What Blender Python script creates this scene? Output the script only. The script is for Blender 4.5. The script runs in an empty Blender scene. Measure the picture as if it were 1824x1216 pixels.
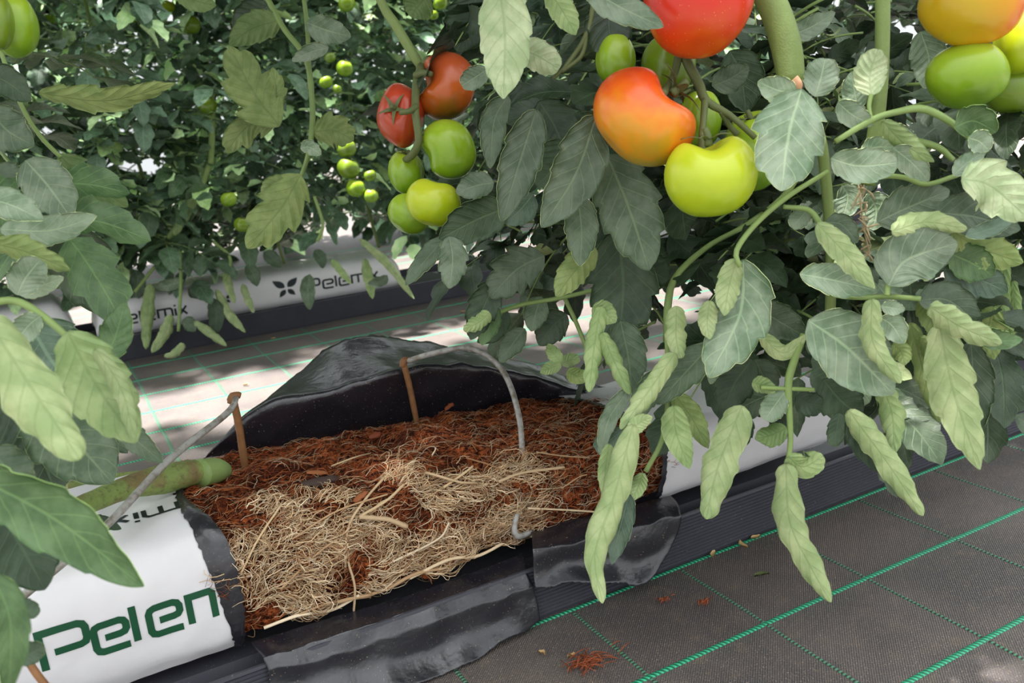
import bpy, math, random
import numpy as np
from mathutils import Vector, Matrix, Euler, noise

# ------------------------------------------------------------------ camera
PI = math.pi
FPX, PIT, ROL, YAW, CH = 1575.35, 0.25742, -0.08949, 0.47527, 0.72
CAM = np.array([0.0, 0.0, CH])
_cy, _sy, _cp, _sp = math.cos(YAW), math.sin(YAW), math.cos(PIT), math.sin(PIT)
FW = np.array([_sy*_cp, _cy*_cp, -_sp]); _rt = np.array([_cy, -_sy, 0.0]); _up = np.cross(_rt, FW)
RT = math.cos(ROL)*_rt + math.sin(ROL)*_up
UP = -math.sin(ROL)*_rt + math.cos(ROL)*_up
scene = bpy.context.scene
cd = bpy.data.cameras.new('camera'); cam = bpy.data.objects.new('camera', cd)
scene.collection.objects.link(cam); scene.camera = cam
cd.sensor_width = 36.0; cd.lens = FPX/1824*36.0; cd.clip_start = 0.02; cd.clip_end = 200
_m = Matrix((RT, UP, -FW)).transposed().to_4x4(); _m.translation = Vector(CAM); cam.matrix_world = _m
cd.dof.use_dof = True; cd.dof.focus_distance = 1.2; cd.dof.aperture_fstop = 8.0

# ------------------------------------------------------------------ light
SKY = 2.3
world = bpy.data.worlds.new('greenhouse_sky'); scene.world = world; world.use_nodes = True
_bg = world.node_tree.nodes['Background']
# overcast dome seen through the diffusing roof: three times brighter overhead than at the horizon
_wt = world.node_tree; _tc = _wt.nodes.new('ShaderNodeTexCoord'); _sz = _wt.nodes.new('ShaderNodeSeparateXYZ'); _wt.links.new(_tc.outputs['Generated'], _sz.inputs[0])
_mx = _wt.nodes.new('ShaderNodeMath'); _mx.operation = 'MAXIMUM'; _wt.links.new(_sz.outputs[2], _mx.inputs[0]); _mx.inputs[1].default_value = 0.0
_ma = _wt.nodes.new('ShaderNodeMath'); _ma.operation = 'MULTIPLY_ADD'; _wt.links.new(_mx.outputs[0], _ma.inputs[0]); _ma.inputs[1].default_value = 2*SKY/3; _ma.inputs[2].default_value = SKY/3
_wt.links.new(_ma.outputs[0], _bg.inputs[1]); _bg.inputs[0].default_value = (0.94, 0.98, 1.0, 1)
sd = bpy.data.lights.new('sun', 'SUN'); sun = bpy.data.objects.new('sun', sd); scene.collection.objects.link(sun)
sd.energy = 16.0; sd.angle = math.radians(3.0); sd.color = (1.0, 0.96, 0.93)
sun.rotation_euler = Vector((0.16, -0.20, -1.0)).to_track_quat('-Z', 'Y').to_euler()
scene.view_settings.view_transform = 'Standard'; scene.view_settings.look = 'None'
scene.view_settings.exposure = 0.3; scene.view_settings.gamma = 1.0
scene.view_settings.use_curve_mapping = False

# ------------------------------------------------------------------ pixel helpers (1824 x 1216 frame)
def ray(px, py): return FW + RT*(px-912)/FPX + UP*(608-py)/FPX
def W(px, py, d): return CAM + d*ray(px, py)
def WY(px, py, Y): r = ray(px, py); return CAM + r*(Y/r[1])
def WZ(px, py, Z): r = ray(px, py); return CAM + r*((Z-CH)/r[2])
def proj(P):
    d = np.asarray(P, float)-CAM; z = d @ FW
    return 912+FPX*(d @ RT)/z, 608-FPX*(d @ UP)/z, z
def nrmz(v): v = np.asarray(v, float); return v/max(1e-9, np.linalg.norm(v))

# ------------------------------------------------------------------ object helpers
COL = scene.collection
WLOC = {}
def thing(name, loc, label, cat, group=None, kind=None):
    o = bpy.data.objects.new(name, None); COL.objects.link(o); o.location = Vector(loc)
    o.empty_display_size = 0.05; WLOC[o.name] = np.array(loc, float)
    o['label'] = label; o['category'] = cat
    if group: o['group'] = group
    if kind: o['kind'] = kind
    return o
def tag(o, label, cat=None, group=None, kind=None):
    if label: o['label'] = label
    if cat: o['category'] = cat
    if group: o['group'] = group
    if kind: o['kind'] = kind
    return o
def mesh_obj(name, V, F, mats, parent=None, uv=None, mi=None, smooth=True, col=None, base=False, tint=None):
    V = np.asarray(V, float); me = bpy.data.meshes.new(name)
    lo, hi = V.min(0), V.max(0); c = (lo+hi)/2
    if base: c[2] = lo[2]
    me.from_pydata((V-c).tolist(), [], [tuple(int(i) for i in f) for f in F])
    for m in (mats if isinstance(mats, (list, tuple)) else [mats]): me.materials.append(m)
    if mi is not None: me.polygons.foreach_set('material_index', np.asarray(mi, dtype=np.int32))
    if smooth: me.polygons.foreach_set('use_smooth', np.ones(len(me.polygons), dtype=bool))
    if uv is not None:
        l = me.uv_layers.new(name='UVMap'); vi = np.empty(len(me.loops), dtype=np.int32); me.loops.foreach_get('vertex_index', vi)
        l.data.foreach_set('uv', np.asarray(uv, float)[vi].ravel())
    if col is not None:
        a = me.color_attributes.new('tone', 'FLOAT_COLOR', 'POINT'); c4 = np.ones((len(V), 4)); c4[:, :3] = col
        a.data.foreach_set('color', c4.ravel())
    me.update()
    o = bpy.data.objects.new(name, me); COL.objects.link(o)
    pl = WLOC[parent.name] if parent else np.zeros(3)
    if parent: o.parent = parent
    o.location = Vector(c-pl); WLOC[o.name] = c
    if tint is not None: o.color = (tint[0], tint[1], tint[2], 1)
    return o
def spline(pts, n):
    """Catmull-Rom through pts, n+1 samples evenly by arc length"""
    P = np.asarray(pts, float)
    if len(P) == 2: return P[0]+(P[1]-P[0])*np.linspace(0, 1, n+1)[:, None]
    Q = np.vstack([2*P[0]-P[1], P, 2*P[-1]-P[-2]]); out = []
    for i in range(1, len(Q)-2):
        t = np.linspace(0, 1, 16, endpoint=False)[:, None]; a, b, c, d = Q[i-1], Q[i], Q[i+1], Q[i+2]
        out.append(.5*((2*b)+(c-a)*t+(2*a-5*b+4*c-d)*t**2+(3*b-a-3*c+d)*t**3))
    out = np.vstack(out+[P[-1:]])
    s = np.r_[0, np.cumsum(np.linalg.norm(np.diff(out[:, :3], axis=0), axis=1))]; tt = np.linspace(0, s[-1], n+1)
    return np.stack([np.interp(tt, s, out[:, k]) for k in range(out.shape[1])], 1)
def frames(C):
    T = np.gradient(C, axis=0); T /= np.linalg.norm(T, axis=1)[:, None]+1e-12
    a = np.array([0, 0, 1.]) if abs(T[0][2]) < .9 else np.array([1., 0, 0])
    N = np.zeros_like(C); n = a-T[0]*(a @ T[0])
    for i in range(len(C)):
        n = n-T[i]*(n @ T[i]); n /= np.linalg.norm(n)+1e-12; N[i] = n
    return T, N, np.cross(T, N)
def tube(pts, rad, n=12, k=8, caps=True, wob=0, rng=None):
    """pts list of 3D points, rad scalar or list per point -> verts, faces"""
    P = np.asarray(pts, float); r = np.full(len(P), rad, float) if np.isscalar(rad) else np.asarray(rad, float)
    S = spline(np.c_[P, r], n); C, R = S[:, :3], S[:, 3]; T, N, B = frames(C)
    a = np.arange(k)*2*PI/k; V = []; F = []
    for i in range(n+1):
        rr = R[i]*(1+(wob*(rng.random(k)-.5) if wob else 0))
        V.append(C[i]+(N[i]*np.cos(a)[:, None]+B[i]*np.sin(a)[:, None])*(rr[:, None] if wob else rr))
    V = np.vstack(V)
    for i in range(n):
        for j in range(k): F.append((i*k+j, i*k+(j+1) % k, (i+1)*k+(j+1) % k, (i+1)*k+j))
    if caps: F.append(tuple(range(k))[::-1]); F.append(tuple(range(n*k, n*k+k)))
    return V, F
def join(parts):
    V = []; F = []; o = 0
    for v, f in parts:
        V.append(v); F += [tuple(i+o for i in q) for q in f]; o += len(v)
    return np.vstack(V), F
def grid_faces(nu, nv, off=0, flip=False):
    F = []
    for i in range(nu):
        for j in range(nv):
            a = off+i*(nv+1)+j; q = (a, a+nv+1, a+nv+2, a+1)
            F.append(q[::-1] if flip else q)
    return F

def tri_grid(nu, nv, off=0, flip=False):
    F = []
    for i in range(nu):
        for j in range(nv):
            a = off+i*(nv+1)+j; b = a+nv+1
            for q in ((a, b, a+1), (a+1, b, b+1)): F.append(q[::-1] if flip else q)
    return F

# ------------------------------------------------------------------ materials
def s2l(c): return tuple(((x/255)/12.92 if x/255 <= .04045 else ((x/255+.055)/1.055)**2.4) for x in c)
class NT:
    def __init__(s, name):
        s.m = bpy.data.materials.new(name); s.m.use_nodes = True; s.t = s.m.node_tree; s.b = s.t.nodes['Principled BSDF']
    def n(s, typ, **kw):
        x = s.t.nodes.new(typ)
        for k, v in kw.items(): setattr(x, k, v)
        return x
    def l(s, a, b): s.t.links.new(a, b)
    def put(s, inp, v):
        if isinstance(v, bpy.types.NodeSocket): s.l(v, inp)
        else: inp.default_value = v
    def math(s, op, a, b=0.0, c=None):
        x = s.n('ShaderNodeMath', operation=op); s.put(x.inputs[0], a); s.put(x.inputs[1], b)
        if c is not None: s.put(x.inputs[2], c)
        return x.outputs[0]
    def mix(s, f, a, b, mode='MIX'):
        x = s.n('ShaderNodeMix', data_type='RGBA', blend_type=mode)
        s.put(x.inputs[0], f)
        for i, v in ((6, a), (7, b)): s.put(x.inputs[i], v if isinstance(v, bpy.types.NodeSocket) else (v[0], v[1], v[2], 1))
        return x.outputs[2]
    def noise(s, scale, detail=4, rough=.55, vec=None, out='Fac'):
        x = s.n('ShaderNodeTexNoise'); x.inputs['Scale'].default_value = scale; x.inputs['Detail'].default_value = detail; x.inputs['Roughness'].default_value = rough
        if vec is not None: s.l(vec, x.inputs['Vector'])
        return x.outputs[out]
    def ramp(s, f, stops):
        x = s.n('ShaderNodeValToRGB'); e = x.color_ramp.elements
        while len(e) < len(stops): e.new(.5)
        for k, (p, c) in enumerate(stops): e[k].position = p; e[k].color = (c[0], c[1], c[2], 1)
        s.put(x.inputs[0], f); return x.outputs[0]
    def step(s, f, a, b):
        x = s.n('ShaderNodeMapRange', interpolation_type='SMOOTHSTEP'); s.put(x.inputs[0], f); x.inputs[1].default_value = a; x.inputs[2].default_value = b
        return x.outputs[0]
    def coord(s, k='Object'): return s.n('ShaderNodeTexCoord').outputs[k]
    def bump(s, h, strength=.3, dist=.002):
        x = s.n('ShaderNodeBump'); x.inputs['Strength'].default_value = strength; x.inputs['Distance'].default_value = dist
        s.l(h, x.inputs['Height']); s.l(x.outputs[0], s.b.inputs['Normal']); return x
    def set(s, **kw):
        for k, v in kw.items():
            i = s.b.inputs[k.replace('_', ' ')]
            if isinstance(v, tuple) and len(v) == 3 and i.type == 'RGBA': v = (*v, 1)
            s.put(i, v)
        return s.m

def leaf_material(name, base, alt, vein, rough, spec, veinamt, bumpk):
    t = NT(name); uv = t.n('ShaderNodeUVMap', uv_map='UVMap').outputs[0]; sx = t.n('ShaderNodeSeparateXYZ'); t.l(uv, sx.inputs[0])
    u, v = sx.outputs[0], t.math('ABSOLUTE', sx.outputs[1])
    q = t.math('SUBTRACT', t.math('MULTIPLY', u, 7.0), t.math('MULTIPLY', v, 1.5))
    d = t.math('ABSOLUTE', t.math('SUBTRACT', t.math('FRACT', q), .5))      # .5 on a vein
    lat = t.step(d, .41, .49); mid = t.step(v, .07, .02); vm = t.math('MAXIMUM', mid, t.math('MULTIPLY', lat, .75))
    oi = t.n('ShaderNodeObjectInfo'); nz = t.noise(38, 4, .6, t.coord())
    nz2 = t.noise(260, 3, .6, t.coord())
    c = t.mix(t.step(nz, .35, .68), base, alt)
    c = t.mix(t.math('MULTIPLY', vm, veinamt), c, vein)
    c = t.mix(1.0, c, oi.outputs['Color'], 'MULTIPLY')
    hh = t.math('ADD', t.math('MULTIPLY', vm, bumpk), t.math('MULTIPLY', nz2, .5))
    t.bump(hh, .55, .0012)
    return t.set(Base_Color=c, Roughness=rough, Specular_IOR_Level=spec)
M_TOP = leaf_material('leaf_upper', s2l((62, 82, 56)), s2l((92, 108, 84)), s2l((124, 146, 108)), .5, .5, .38, -.6)
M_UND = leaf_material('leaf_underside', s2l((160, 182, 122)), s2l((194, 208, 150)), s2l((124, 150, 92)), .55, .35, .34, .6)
def plain(name, c, rough=.5, spec=.4, var=.25, scale=40, bump=0, bscale=200):
    t = NT(name); nz = t.noise(scale, 4, .6, t.coord())
    cc = t.mix(nz, tuple(x*(1-var) for x in c), tuple(min(1, x*(1+var)) for x in c))
    if bump: t.bump(t.noise(bscale, 3, .6, t.coord()), bump, .001)
    return t.set(Base_Color=cc, Roughness=rough, Specular_IOR_Level=spec)
M_STEM = plain('stem_green', s2l((128, 148, 84)), .5, .4, .22, 60, .4, 500)
M_PET = plain('petiole_green', s2l((134, 158, 92)), .5, .4, .2, 60, .3, 500)
M_PEDD = plain('truss_stem', s2l((98, 108, 66)), .55, .35, .2, 60, .4, 500)
def old_stem():
    t = NT('old_stem'); co = t.coord(); n1 = t.noise(28, 4, .6, co); n2 = t.noise(140, 4, .65, co)
    c = t.mix(t.step(n1, .42, .66), s2l((132, 152, 84)), s2l((128, 112, 74))); c = t.mix(t.math('MULTIPLY', t.step(n2, .5, .7), .6), c, s2l((92, 86, 56)))
    t.bump(n2, .7, .003); return t.set(Base_Color=c, Roughness=.6, Specular_IOR_Level=.3)
M_OLDSTEM = old_stem()
M_SCAR = plain('cut_scar', s2l((222, 168, 132)), .7, .2, .25, 90)
M_WOOD = plain('stake_brown', s2l((138, 96, 60)), .55, .35, .4, 90, .4, 200)
M_CHIP = plain('straw_chip', s2l((206, 172, 120)), .7, .2, .3, 120)
M_DRY = plain('dry_flower', s2l((168, 150, 118)), .8, .1, .4, 160)
M_BLACKTUBE = plain('black_pipe', s2l((34, 34, 38)), .45, .4, .2, 60)
def film_white():
    t = NT('white_film'); co = t.coord(); n1 = t.noise(9, 3, .5, co); n2 = t.noise(45, 3, .5, co)
    c = t.mix(n1, s2l((222, 219, 222)), s2l((240, 238, 240)))
    t.bump(t.math('ADD', n1, t.math('MULTIPLY', n2, .16)), .42, .012)
    return t.set(Base_Color=c, Roughness=.34, Specular_IOR_Level=.45)
M_WHITE = film_white()
def film_black():
    t = NT('black_film'); co = t.coord(); n1 = t.noise(24, 3, .55, co); n2 = t.noise(130, 2, .5, co); sp = t.noise(420, 2, .5, co)
    c = t.mix(t.step(sp, .69, .73), s2l((38, 37, 44)), s2l((150, 132, 110)))
    t.bump(t.math('ADD', n1, t.math('MULTIPLY', n2, .15)), .35, .008)
    return t.set(Base_Color=c, Roughness=.27, Specular_IOR_Level=.9)
M_FILM = film_black()
M_GREENINK = plain('green_ink', s2l((28, 82, 54)), .4, .4, .06, 20)
M_DARKINK = plain('dark_ink', s2l((30, 40, 44)), .4, .4, .06, 20)
def gutter_mat():
    t = NT('gutter_plastic'); co = t.coord(); n1 = t.noise(14, 4, .6, co); sp = t.noise(300, 2, .5, co)
    c = t.mix(n1, s2l((58, 58, 66)), s2l((80, 79, 88))); c = t.mix(t.step(sp, .68, .74), c, s2l((130, 122, 118)))
    return t.set(Base_Color=c, Roughness=.42, Specular_IOR_Level=.45)
M_GUT = gutter_mat()
def floor_mat():
    t = NT('woven_groundcover'); g = t.n('ShaderNodeNewGeometry').outputs['Position']; sx = t.n('ShaderNodeSeparateXYZ'); t.l(g, sx.inputs[0])
    wx = t.math('SINE', t.math('MULTIPLY', sx.outputs[0], 2*PI/.0042)); wy = t.math('SINE', t.math('MULTIPLY', sx.outputs[1], 2*PI/.0042))
    weave = t.math('MULTIPLY', wx, wy)
    n1 = t.noise(3.5, 5, .6, g); n2 = t.noise(420, 2, .6, g); n3 = t.noise(30, 4, .65, g)
    c = t.mix(t.step(n1, .35, .7), s2l((80, 74, 74)), s2l((110, 100, 95)))
    c = t.mix(t.math('MULTIPLY', t.step(weave, -.2, .9), .5), c, s2l((134, 127, 124)))
    c = t.mix(t.math('MULTIPLY', t.step(n3, .5, .75), .45), c, s2l((134, 116, 98)))
    c = t.mix(t.math('MULTIPLY', t.step(n2, .58, .7), .8), c, s2l((196, 172, 146)))
    t.bump(weave, .55, .0012)
    return t.set(Base_Color=c, Roughness=.45, Specular_IOR_Level=.5)
M_FLOOR = floor_mat()
def braid(name, c1, c2, per):
    t = NT(name); g = t.n('ShaderNodeNewGeometry').outputs['Position']; sx = t.n('ShaderNodeSeparateXYZ'); t.l(g, sx.inputs[0])
    w = t.math('SINE', t.math('MULTIPLY', t.math('ADD', sx.outputs[0], t.math('MULTIPLY', sx.outputs[1], .8)), 2*PI/per))
    c = t.mix(t.step(w, -.5, .8), c1, c2); t.bump(w, .5, .0012)
    return t.set(Base_Color=c, Roughness=.4, Specular_IOR_Level=.5)
M_LINE = braid('green_braid', s2l((20, 112, 78)), s2l((62, 196, 146)), .007)
def thinline():
    t = NT('green_cross_thread'); g = t.n('ShaderNodeNewGeometry').outputs['Position']; sx = t.n('ShaderNodeSeparateXYZ'); t.l(g, sx.inputs[0])
    w = t.math('SINE', t.math('MULTIPLY', sx.outputs[1], 2*PI/.0062))
    c = t.mix(t.step(w, -.3, .3), s2l((66, 66, 62)), s2l((96, 158, 124)))
    return t.set(Base_Color=c, Roughness=.45)
M_CROSS = thinline()
def tone_mat(name, rough=.7, spec=.25):
    t = NT(name); a = t.n('ShaderNodeVertexColor', layer_name='tone')
    return t.set(Base_Color=a.outputs[0], Roughness=rough, Specular_IOR_Level=spec)
M_ROOT = tone_mat('root_fibre', .6, .3)
def coir_mat():
    t = NT('coir'); co = t.coord(); n1 = t.noise(16, 5, .65, co); n2 = t.noise(160, 4, .65, co)
    c = t.ramp(n1, [(.3, s2l((50, 28, 18))), (.46, s2l((120, 58, 32))), (.6, s2l((198, 106, 58))), (.8, s2l((110, 50, 28)))])
    c = t.mix(t.step(n2, .38, .66), tuple(x*.3 for x in s2l((80, 40, 26))), c)
    t.bump(n2, .9, .006)
    return t.set(Base_Color=c, Roughness=.9, Specular_IOR_Level=.1)
M_COIR = coir_mat()
def tube_mat():
    t = NT('drip_tube'); n = t.noise(60, 4, .6, t.coord())
    c = t.mix(t.step(n, .4, .68), s2l((172, 170, 166)), s2l((120, 112, 98)))
    return t.set(Base_Color=c, Roughness=.35, Specular_IOR_Level=.5)
M_TUBE = tube_mat()
def tomato_mat(name, stops, dirv, nscale=10, namp=.25, speck=0):
    """ripening colour running through the fruit along dirv (object space, radius 1 = fruit radius)"""
    t = NT(name); co = t.coord('Generated'); s = t.n('ShaderNodeVectorMath', operation='DOT_PRODUCT')
    o = t.n('ShaderNodeVectorMath', operation='SUBTRACT'); t.l(co, o.inputs[0]); o.inputs[1].default_value = (.5, .5, .5)
    t.l(o.outputs[0], s.inputs[0]); s.inputs[1].default_value = dirv
    f = t.math('ADD', t.math('ADD', s.outputs['Value'], .5), t.math('MULTIPLY', t.math('SUBTRACT', t.noise(3.2, 2, .5, co), .5), namp))
    c = t.ramp(f, stops)
    if speck:
        sp = t.n('ShaderNodeTexVoronoi'); t.l(co, sp.inputs['Vector']); sp.inputs['Scale'].default_value = 26
        c = t.mix(t.math('MULTIPLY', t.step(sp.outputs['Distance'], .14, .05), .55), c, s2l((255, 190, 130)))
    t.set(Subsurface_Weight=.12, Subsurface_Radius=(.01, .006, .003), Subsurface_Scale=.3)
    return t.set(Base_Color=c, Roughness=.26, Specular_IOR_Level=.6)

rng = np.random.default_rng(7); random.seed(7)

# ------------------------------------------------------------------ floor: woven ground cover with green marker threads
def make_floor():
    x0, x1, y0, y1 = -4, 14, -2.0, 16
    V = [(x0, y0, 0), (x1, y0, 0), (x1, y1, 0), (x0, y1, 0), (x0, y0, -.02), (x1, y0, -.02), (x1, y1, -.02), (x0, y1, -.02)]
    F = [(0, 1, 2, 3), (7, 6, 5, 4), (0, 4, 5, 1), (1, 5, 6, 2), (2, 6, 7, 3), (3, 7, 4, 0)]
    fl = mesh_obj('floor', V, F, M_FLOOR, smooth=False); fl['kind'] = 'structure'
    fl['label'] = 'dark woven ground cover fabric with green marker threads'
    def strip(name, x0, x1, yc, w, h, mat, along):
        # flattened half-round thread
        prof = [(-w/2, .0002), (-w*.3, h*.8), (0, h), (w*.3, h*.8), (w/2, .0002)]
        n = 40; V = []; F = []
        for i in range(n+1):
            s = x0+(x1-x0)*i/n; wob = .0012*math.sin(s*9+yc*7)+.0008*math.sin(s*31)
            for a, b in prof: V.append((s, yc+a+wob, b) if along else (yc+a+wob, s, b))
        for i in range(n):
            for j in range(4): q = (i*5+j, (i+1)*5+j, (i+1)*5+j+1, i*5+j+1); F.append(q[::-1] if along else q)
        return mesh_obj(name, V, F, mat, fl)
    for k in range(-4, 22):
        y = 1.0044+.19004*k
        if k == 1 or k == 2: continue
        strip('marker_thread', -2.2, 6.5, y, .0085 if k < 0 else .0072, .0022, M_LINE, True)
    for i in range(-7, 24):
        x = .5743+.19991*i
        strip('cross_thread', -.2, .998, x, .0055, .0011, M_CROSS, False)
        strip('cross_thread', 1.35, 3.2, x, .0075, .0011, M_CROSS, False)
    return fl
make_floor()

# ------------------------------------------------------------------ gutters
def gutter(name, yf, x0, x1, width, h, label, group):
    prof = [(yf+.004, 0.0)]
    nr = 13
    for i in range(nr):
        z = .006+(h-.012)*i/nr; dz = (h-.012)/nr
        prof += [(yf+.0022, z), (yf, z+dz*.25), (yf, z+dz*.7), (yf+.0022, z+dz*.92)]
    prof += [(yf-.001, h-.004), (yf, h), (yf+.004, h), (yf+.006, h-.004), (yf+.008, .02), (yf+.03, .012), (yf+.045, .03), (yf+.06, .068)]
    m = len(prof); prof += [(2*yf+width-a, b) for a, b in prof[::-1]]
    prof += [(yf+width*.6, 0.0), (yf+width*.4, 0.0)]
    n = len(prof); V = []; F = []; ns = 24
    for i in range(ns+1):
        x = x0+(x1-x0)*i/ns; wb = .0012*math.sin(x*5)
        for a, b in prof: V.append((x, a+wb, b))
    for i in range(ns):
        for j in range(n): a = i*n+j; b = i*n+(j+1) % n; F.append((a, b, b+n, a+n))
    o = mesh_obj(name, V, F, M_GUT, smooth=False)
    tag(o, label, 'gutter', group); return o
gutter('growing_gutter', 1.008, -1.2, 4.6, .36, .086, 'dark ridged plastic gutter under the cut-open grow bag', 'growing gutters')
YB = 3.21
gutter('growing_gutter', YB, -1.6, 6.5, .36, .088, 'black plastic gutter of the back row behind the sunlit aisle', 'growing gutters')

# ------------------------------------------------------------------ grow bags
SEC = [(0.018, -.005), (0.004, .02), (0.0, .07), (0.004, .125), (0.03, .158), (.10, .168), (.20, .168), (.275, .16), (.305, .125), (.31, .06), (.30, 0.0), (.285, -.004)]
class Bag:
    def __init__(s, y0, z0, hfun, x0, x1, wf=1.0, seed=0):
        s.y0, s.z0, s.h, s.x0, s.x1, s.wf, s.seed = y0, z0, hfun, x0, x1, wf, seed
        C = spline([(a, b, 0) for a, b in SEC], 200); s.C = C[:, :2]
    def at(s, x, t, off=0.0):
        """surface point at length x and girth t in 0..1 (front bottom .. back bottom), pushed out by off"""
        e = min(1, max(0, (x-s.x0)/.06)); e2 = min(1, max(0, (s.x1-x)/.06)); e = (1-(1-min(e, e2))**2)**.5 if min(e, e2) < 1 else 1
        e = .22+.78*e
        k = t*200; i = int(min(199, max(0, math.floor(k)))); f = k-i
        a = s.C[i]*(1-f)+s.C[i+1]*f; d = s.C[i+1]-s.C[i]; nn = np.array([-d[1], d[0]]); nn /= np.linalg.norm(nn)
        k = s.h(x)/.168
        nz = .0035*noise.noise(Vector((x*9, t*7, s.seed)))+.0015*noise.noise(Vector((x*32, t*22, s.seed+3)))
        yy = .155+(a[0]-.155)*(.8+.2*e); zz = a[1]*k*e
        return np.array([x, s.y0+yy*s.wf+nn[0]*(off+nz), s.z0+zz+nn[1]*(off+nz)])
    def film(s, name, xa, xb, parent, jag_a=None, jag_b=None, t0=0.0, t1=1.0, nx=60, nt=60, mat=None, off=0.0):
        V = []; r = np.random.default_rng(s.seed+5)
        for j in range(nt+1):
            t = t0+(t1-t0)*j/nt
            a = xa+(jag_a(t) if jag_a else 0)+(r.random()-.5)*(.006 if jag_a else 0); b = xb+(jag_b(t) if jag_b else 0)+(r.random()-.5)*(.006 if jag_b else 0)
            for i in range(nx+1): V.append(s.at(a+(b-a)*i/nx, t, off))
        F = [q for q in grid_faces(nt, nx)]
        return mesh_obj(name, V, F, mat or M_WHITE, parent)
LET = {
 'P': ([[(0, 0), (0, 1), (.94, 1), (1.07, .95), (1.12, .85), (1.12, .58), (1.07, .46), (.95, .42), (.3, .42)]], 1.4),
 'e': ([[(.26, .37), (.64, .37), (.76, .4), (.82, .48), (.82, .62), (.77, .71), (.66, .75), (.16, .75), (.05, .71), (0, .62), (0, .14), (.05, .04), (.16, 0), (.84, 0)]], 1.08),
 'l': ([[(0, 0), (0, 1)]], .3),
 'm': ([[(0, 0), (0, .75), (.98, .75), (1.12, .62), (1.12, 0)], [(.56, .75), (.56, 0)]], 1.38),
 'n': ([[(0, 0), (0, .75), (.58, .75), (.66, .68), (.66, 0)]], .85),
 'i': ([[(0, 0), (0, .66)], [(0, .84), (0, 1.0)]], .28),
 'x': ([[(0, 0), (.62, .75)], [(0, .75), (.62, 0)]], .8)}
def stroke(pl, w):
    P = np.array(pl, float); out = []
    for i in range(len(P)):
        d0 = nrmz(np.r_[P[i]-P[i-1], 0])[:2] if i else None; d1 = nrmz(np.r_[P[i+1]-P[i], 0])[:2] if i < len(P)-1 else None
        if d0 is None: d0 = d1
        if d1 is None: d1 = d0
        n0 = np.array([-d0[1], d0[0]]); n1 = np.array([-d1[1], d1[0]]); m = n0+n1; m /= np.linalg.norm(m); k = w/2/max(.4, m @ n0)
        out.append((P[i]+m*k, P[i]-m*k))
    # densify
    Q = []
    for i in range(len(out)-1):
        n = max(1, int(np.linalg.norm(P[i+1]-P[i])/.12))
        for j in range(n): f = j/n; Q.append((out[i][0]*(1-f)+out[i+1][0]*f, out[i][1]*(1-f)+out[i+1][1]*f))
    Q.append(out[-1]); return Q
def print_word(bag, word, xs, ts, sx, st, wt, mat, parent, flip=False, off=.0008, names='printed_letter', clip=None):
    """letters on the film; xs, ts origin in length / girth; sx metres per unit; st girth per unit"""
    cx = 0
    for ch in word:
        strokes, adv = LET[ch]; V = []; F = []
        for pl in strokes:
            Q = stroke(pl, wt); o = len(V)
            for a, b in Q:
                for f in (0, .5, 1):
                    p = a*(1-f)+b*f; X = xs+(cx+p[0])*sx*(-1 if flip else 1); T = ts+p[1]*st*(-1 if flip else 1)
                    if clip: X = min(X, clip(T))
                    V.append(bag.at(X, T, off))
            for i in range(len(Q)-1):
                for j in range(2): a = o+i*3+j; F.append((a, a+1, a+4, a+3))
        ob = mesh_obj(names, V, F, mat, parent)
        cx += adv
def emblem(bag, xc, tc, sx, st, mat, parent):
    V = []; F = []
    for ang, ln in ((40, 1.0), (140, 1.0), (-50, .72), (-130, .72)):
        a = math.radians(ang); o = len(V); n = 8
        for i in range(n+1):
            u = i/n; w = .26*ln*math.sin(PI*u**.8)
            for s in (-1, 0, 1):
                r = .12+u*ln; X = r*math.cos(a)-s*w*math.sin(a); Y = r*math.sin(a)+s*w*math.cos(a)
                V.append(bag.at(xc+X*sx, tc+Y*st, .0012))
        for i in range(n):
            for j in range(2): q = o+i*3+j; F.append((q, q+1, q+4, q+3))
    return mesh_obj('printed_emblem', V, F, mat, parent)

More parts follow.
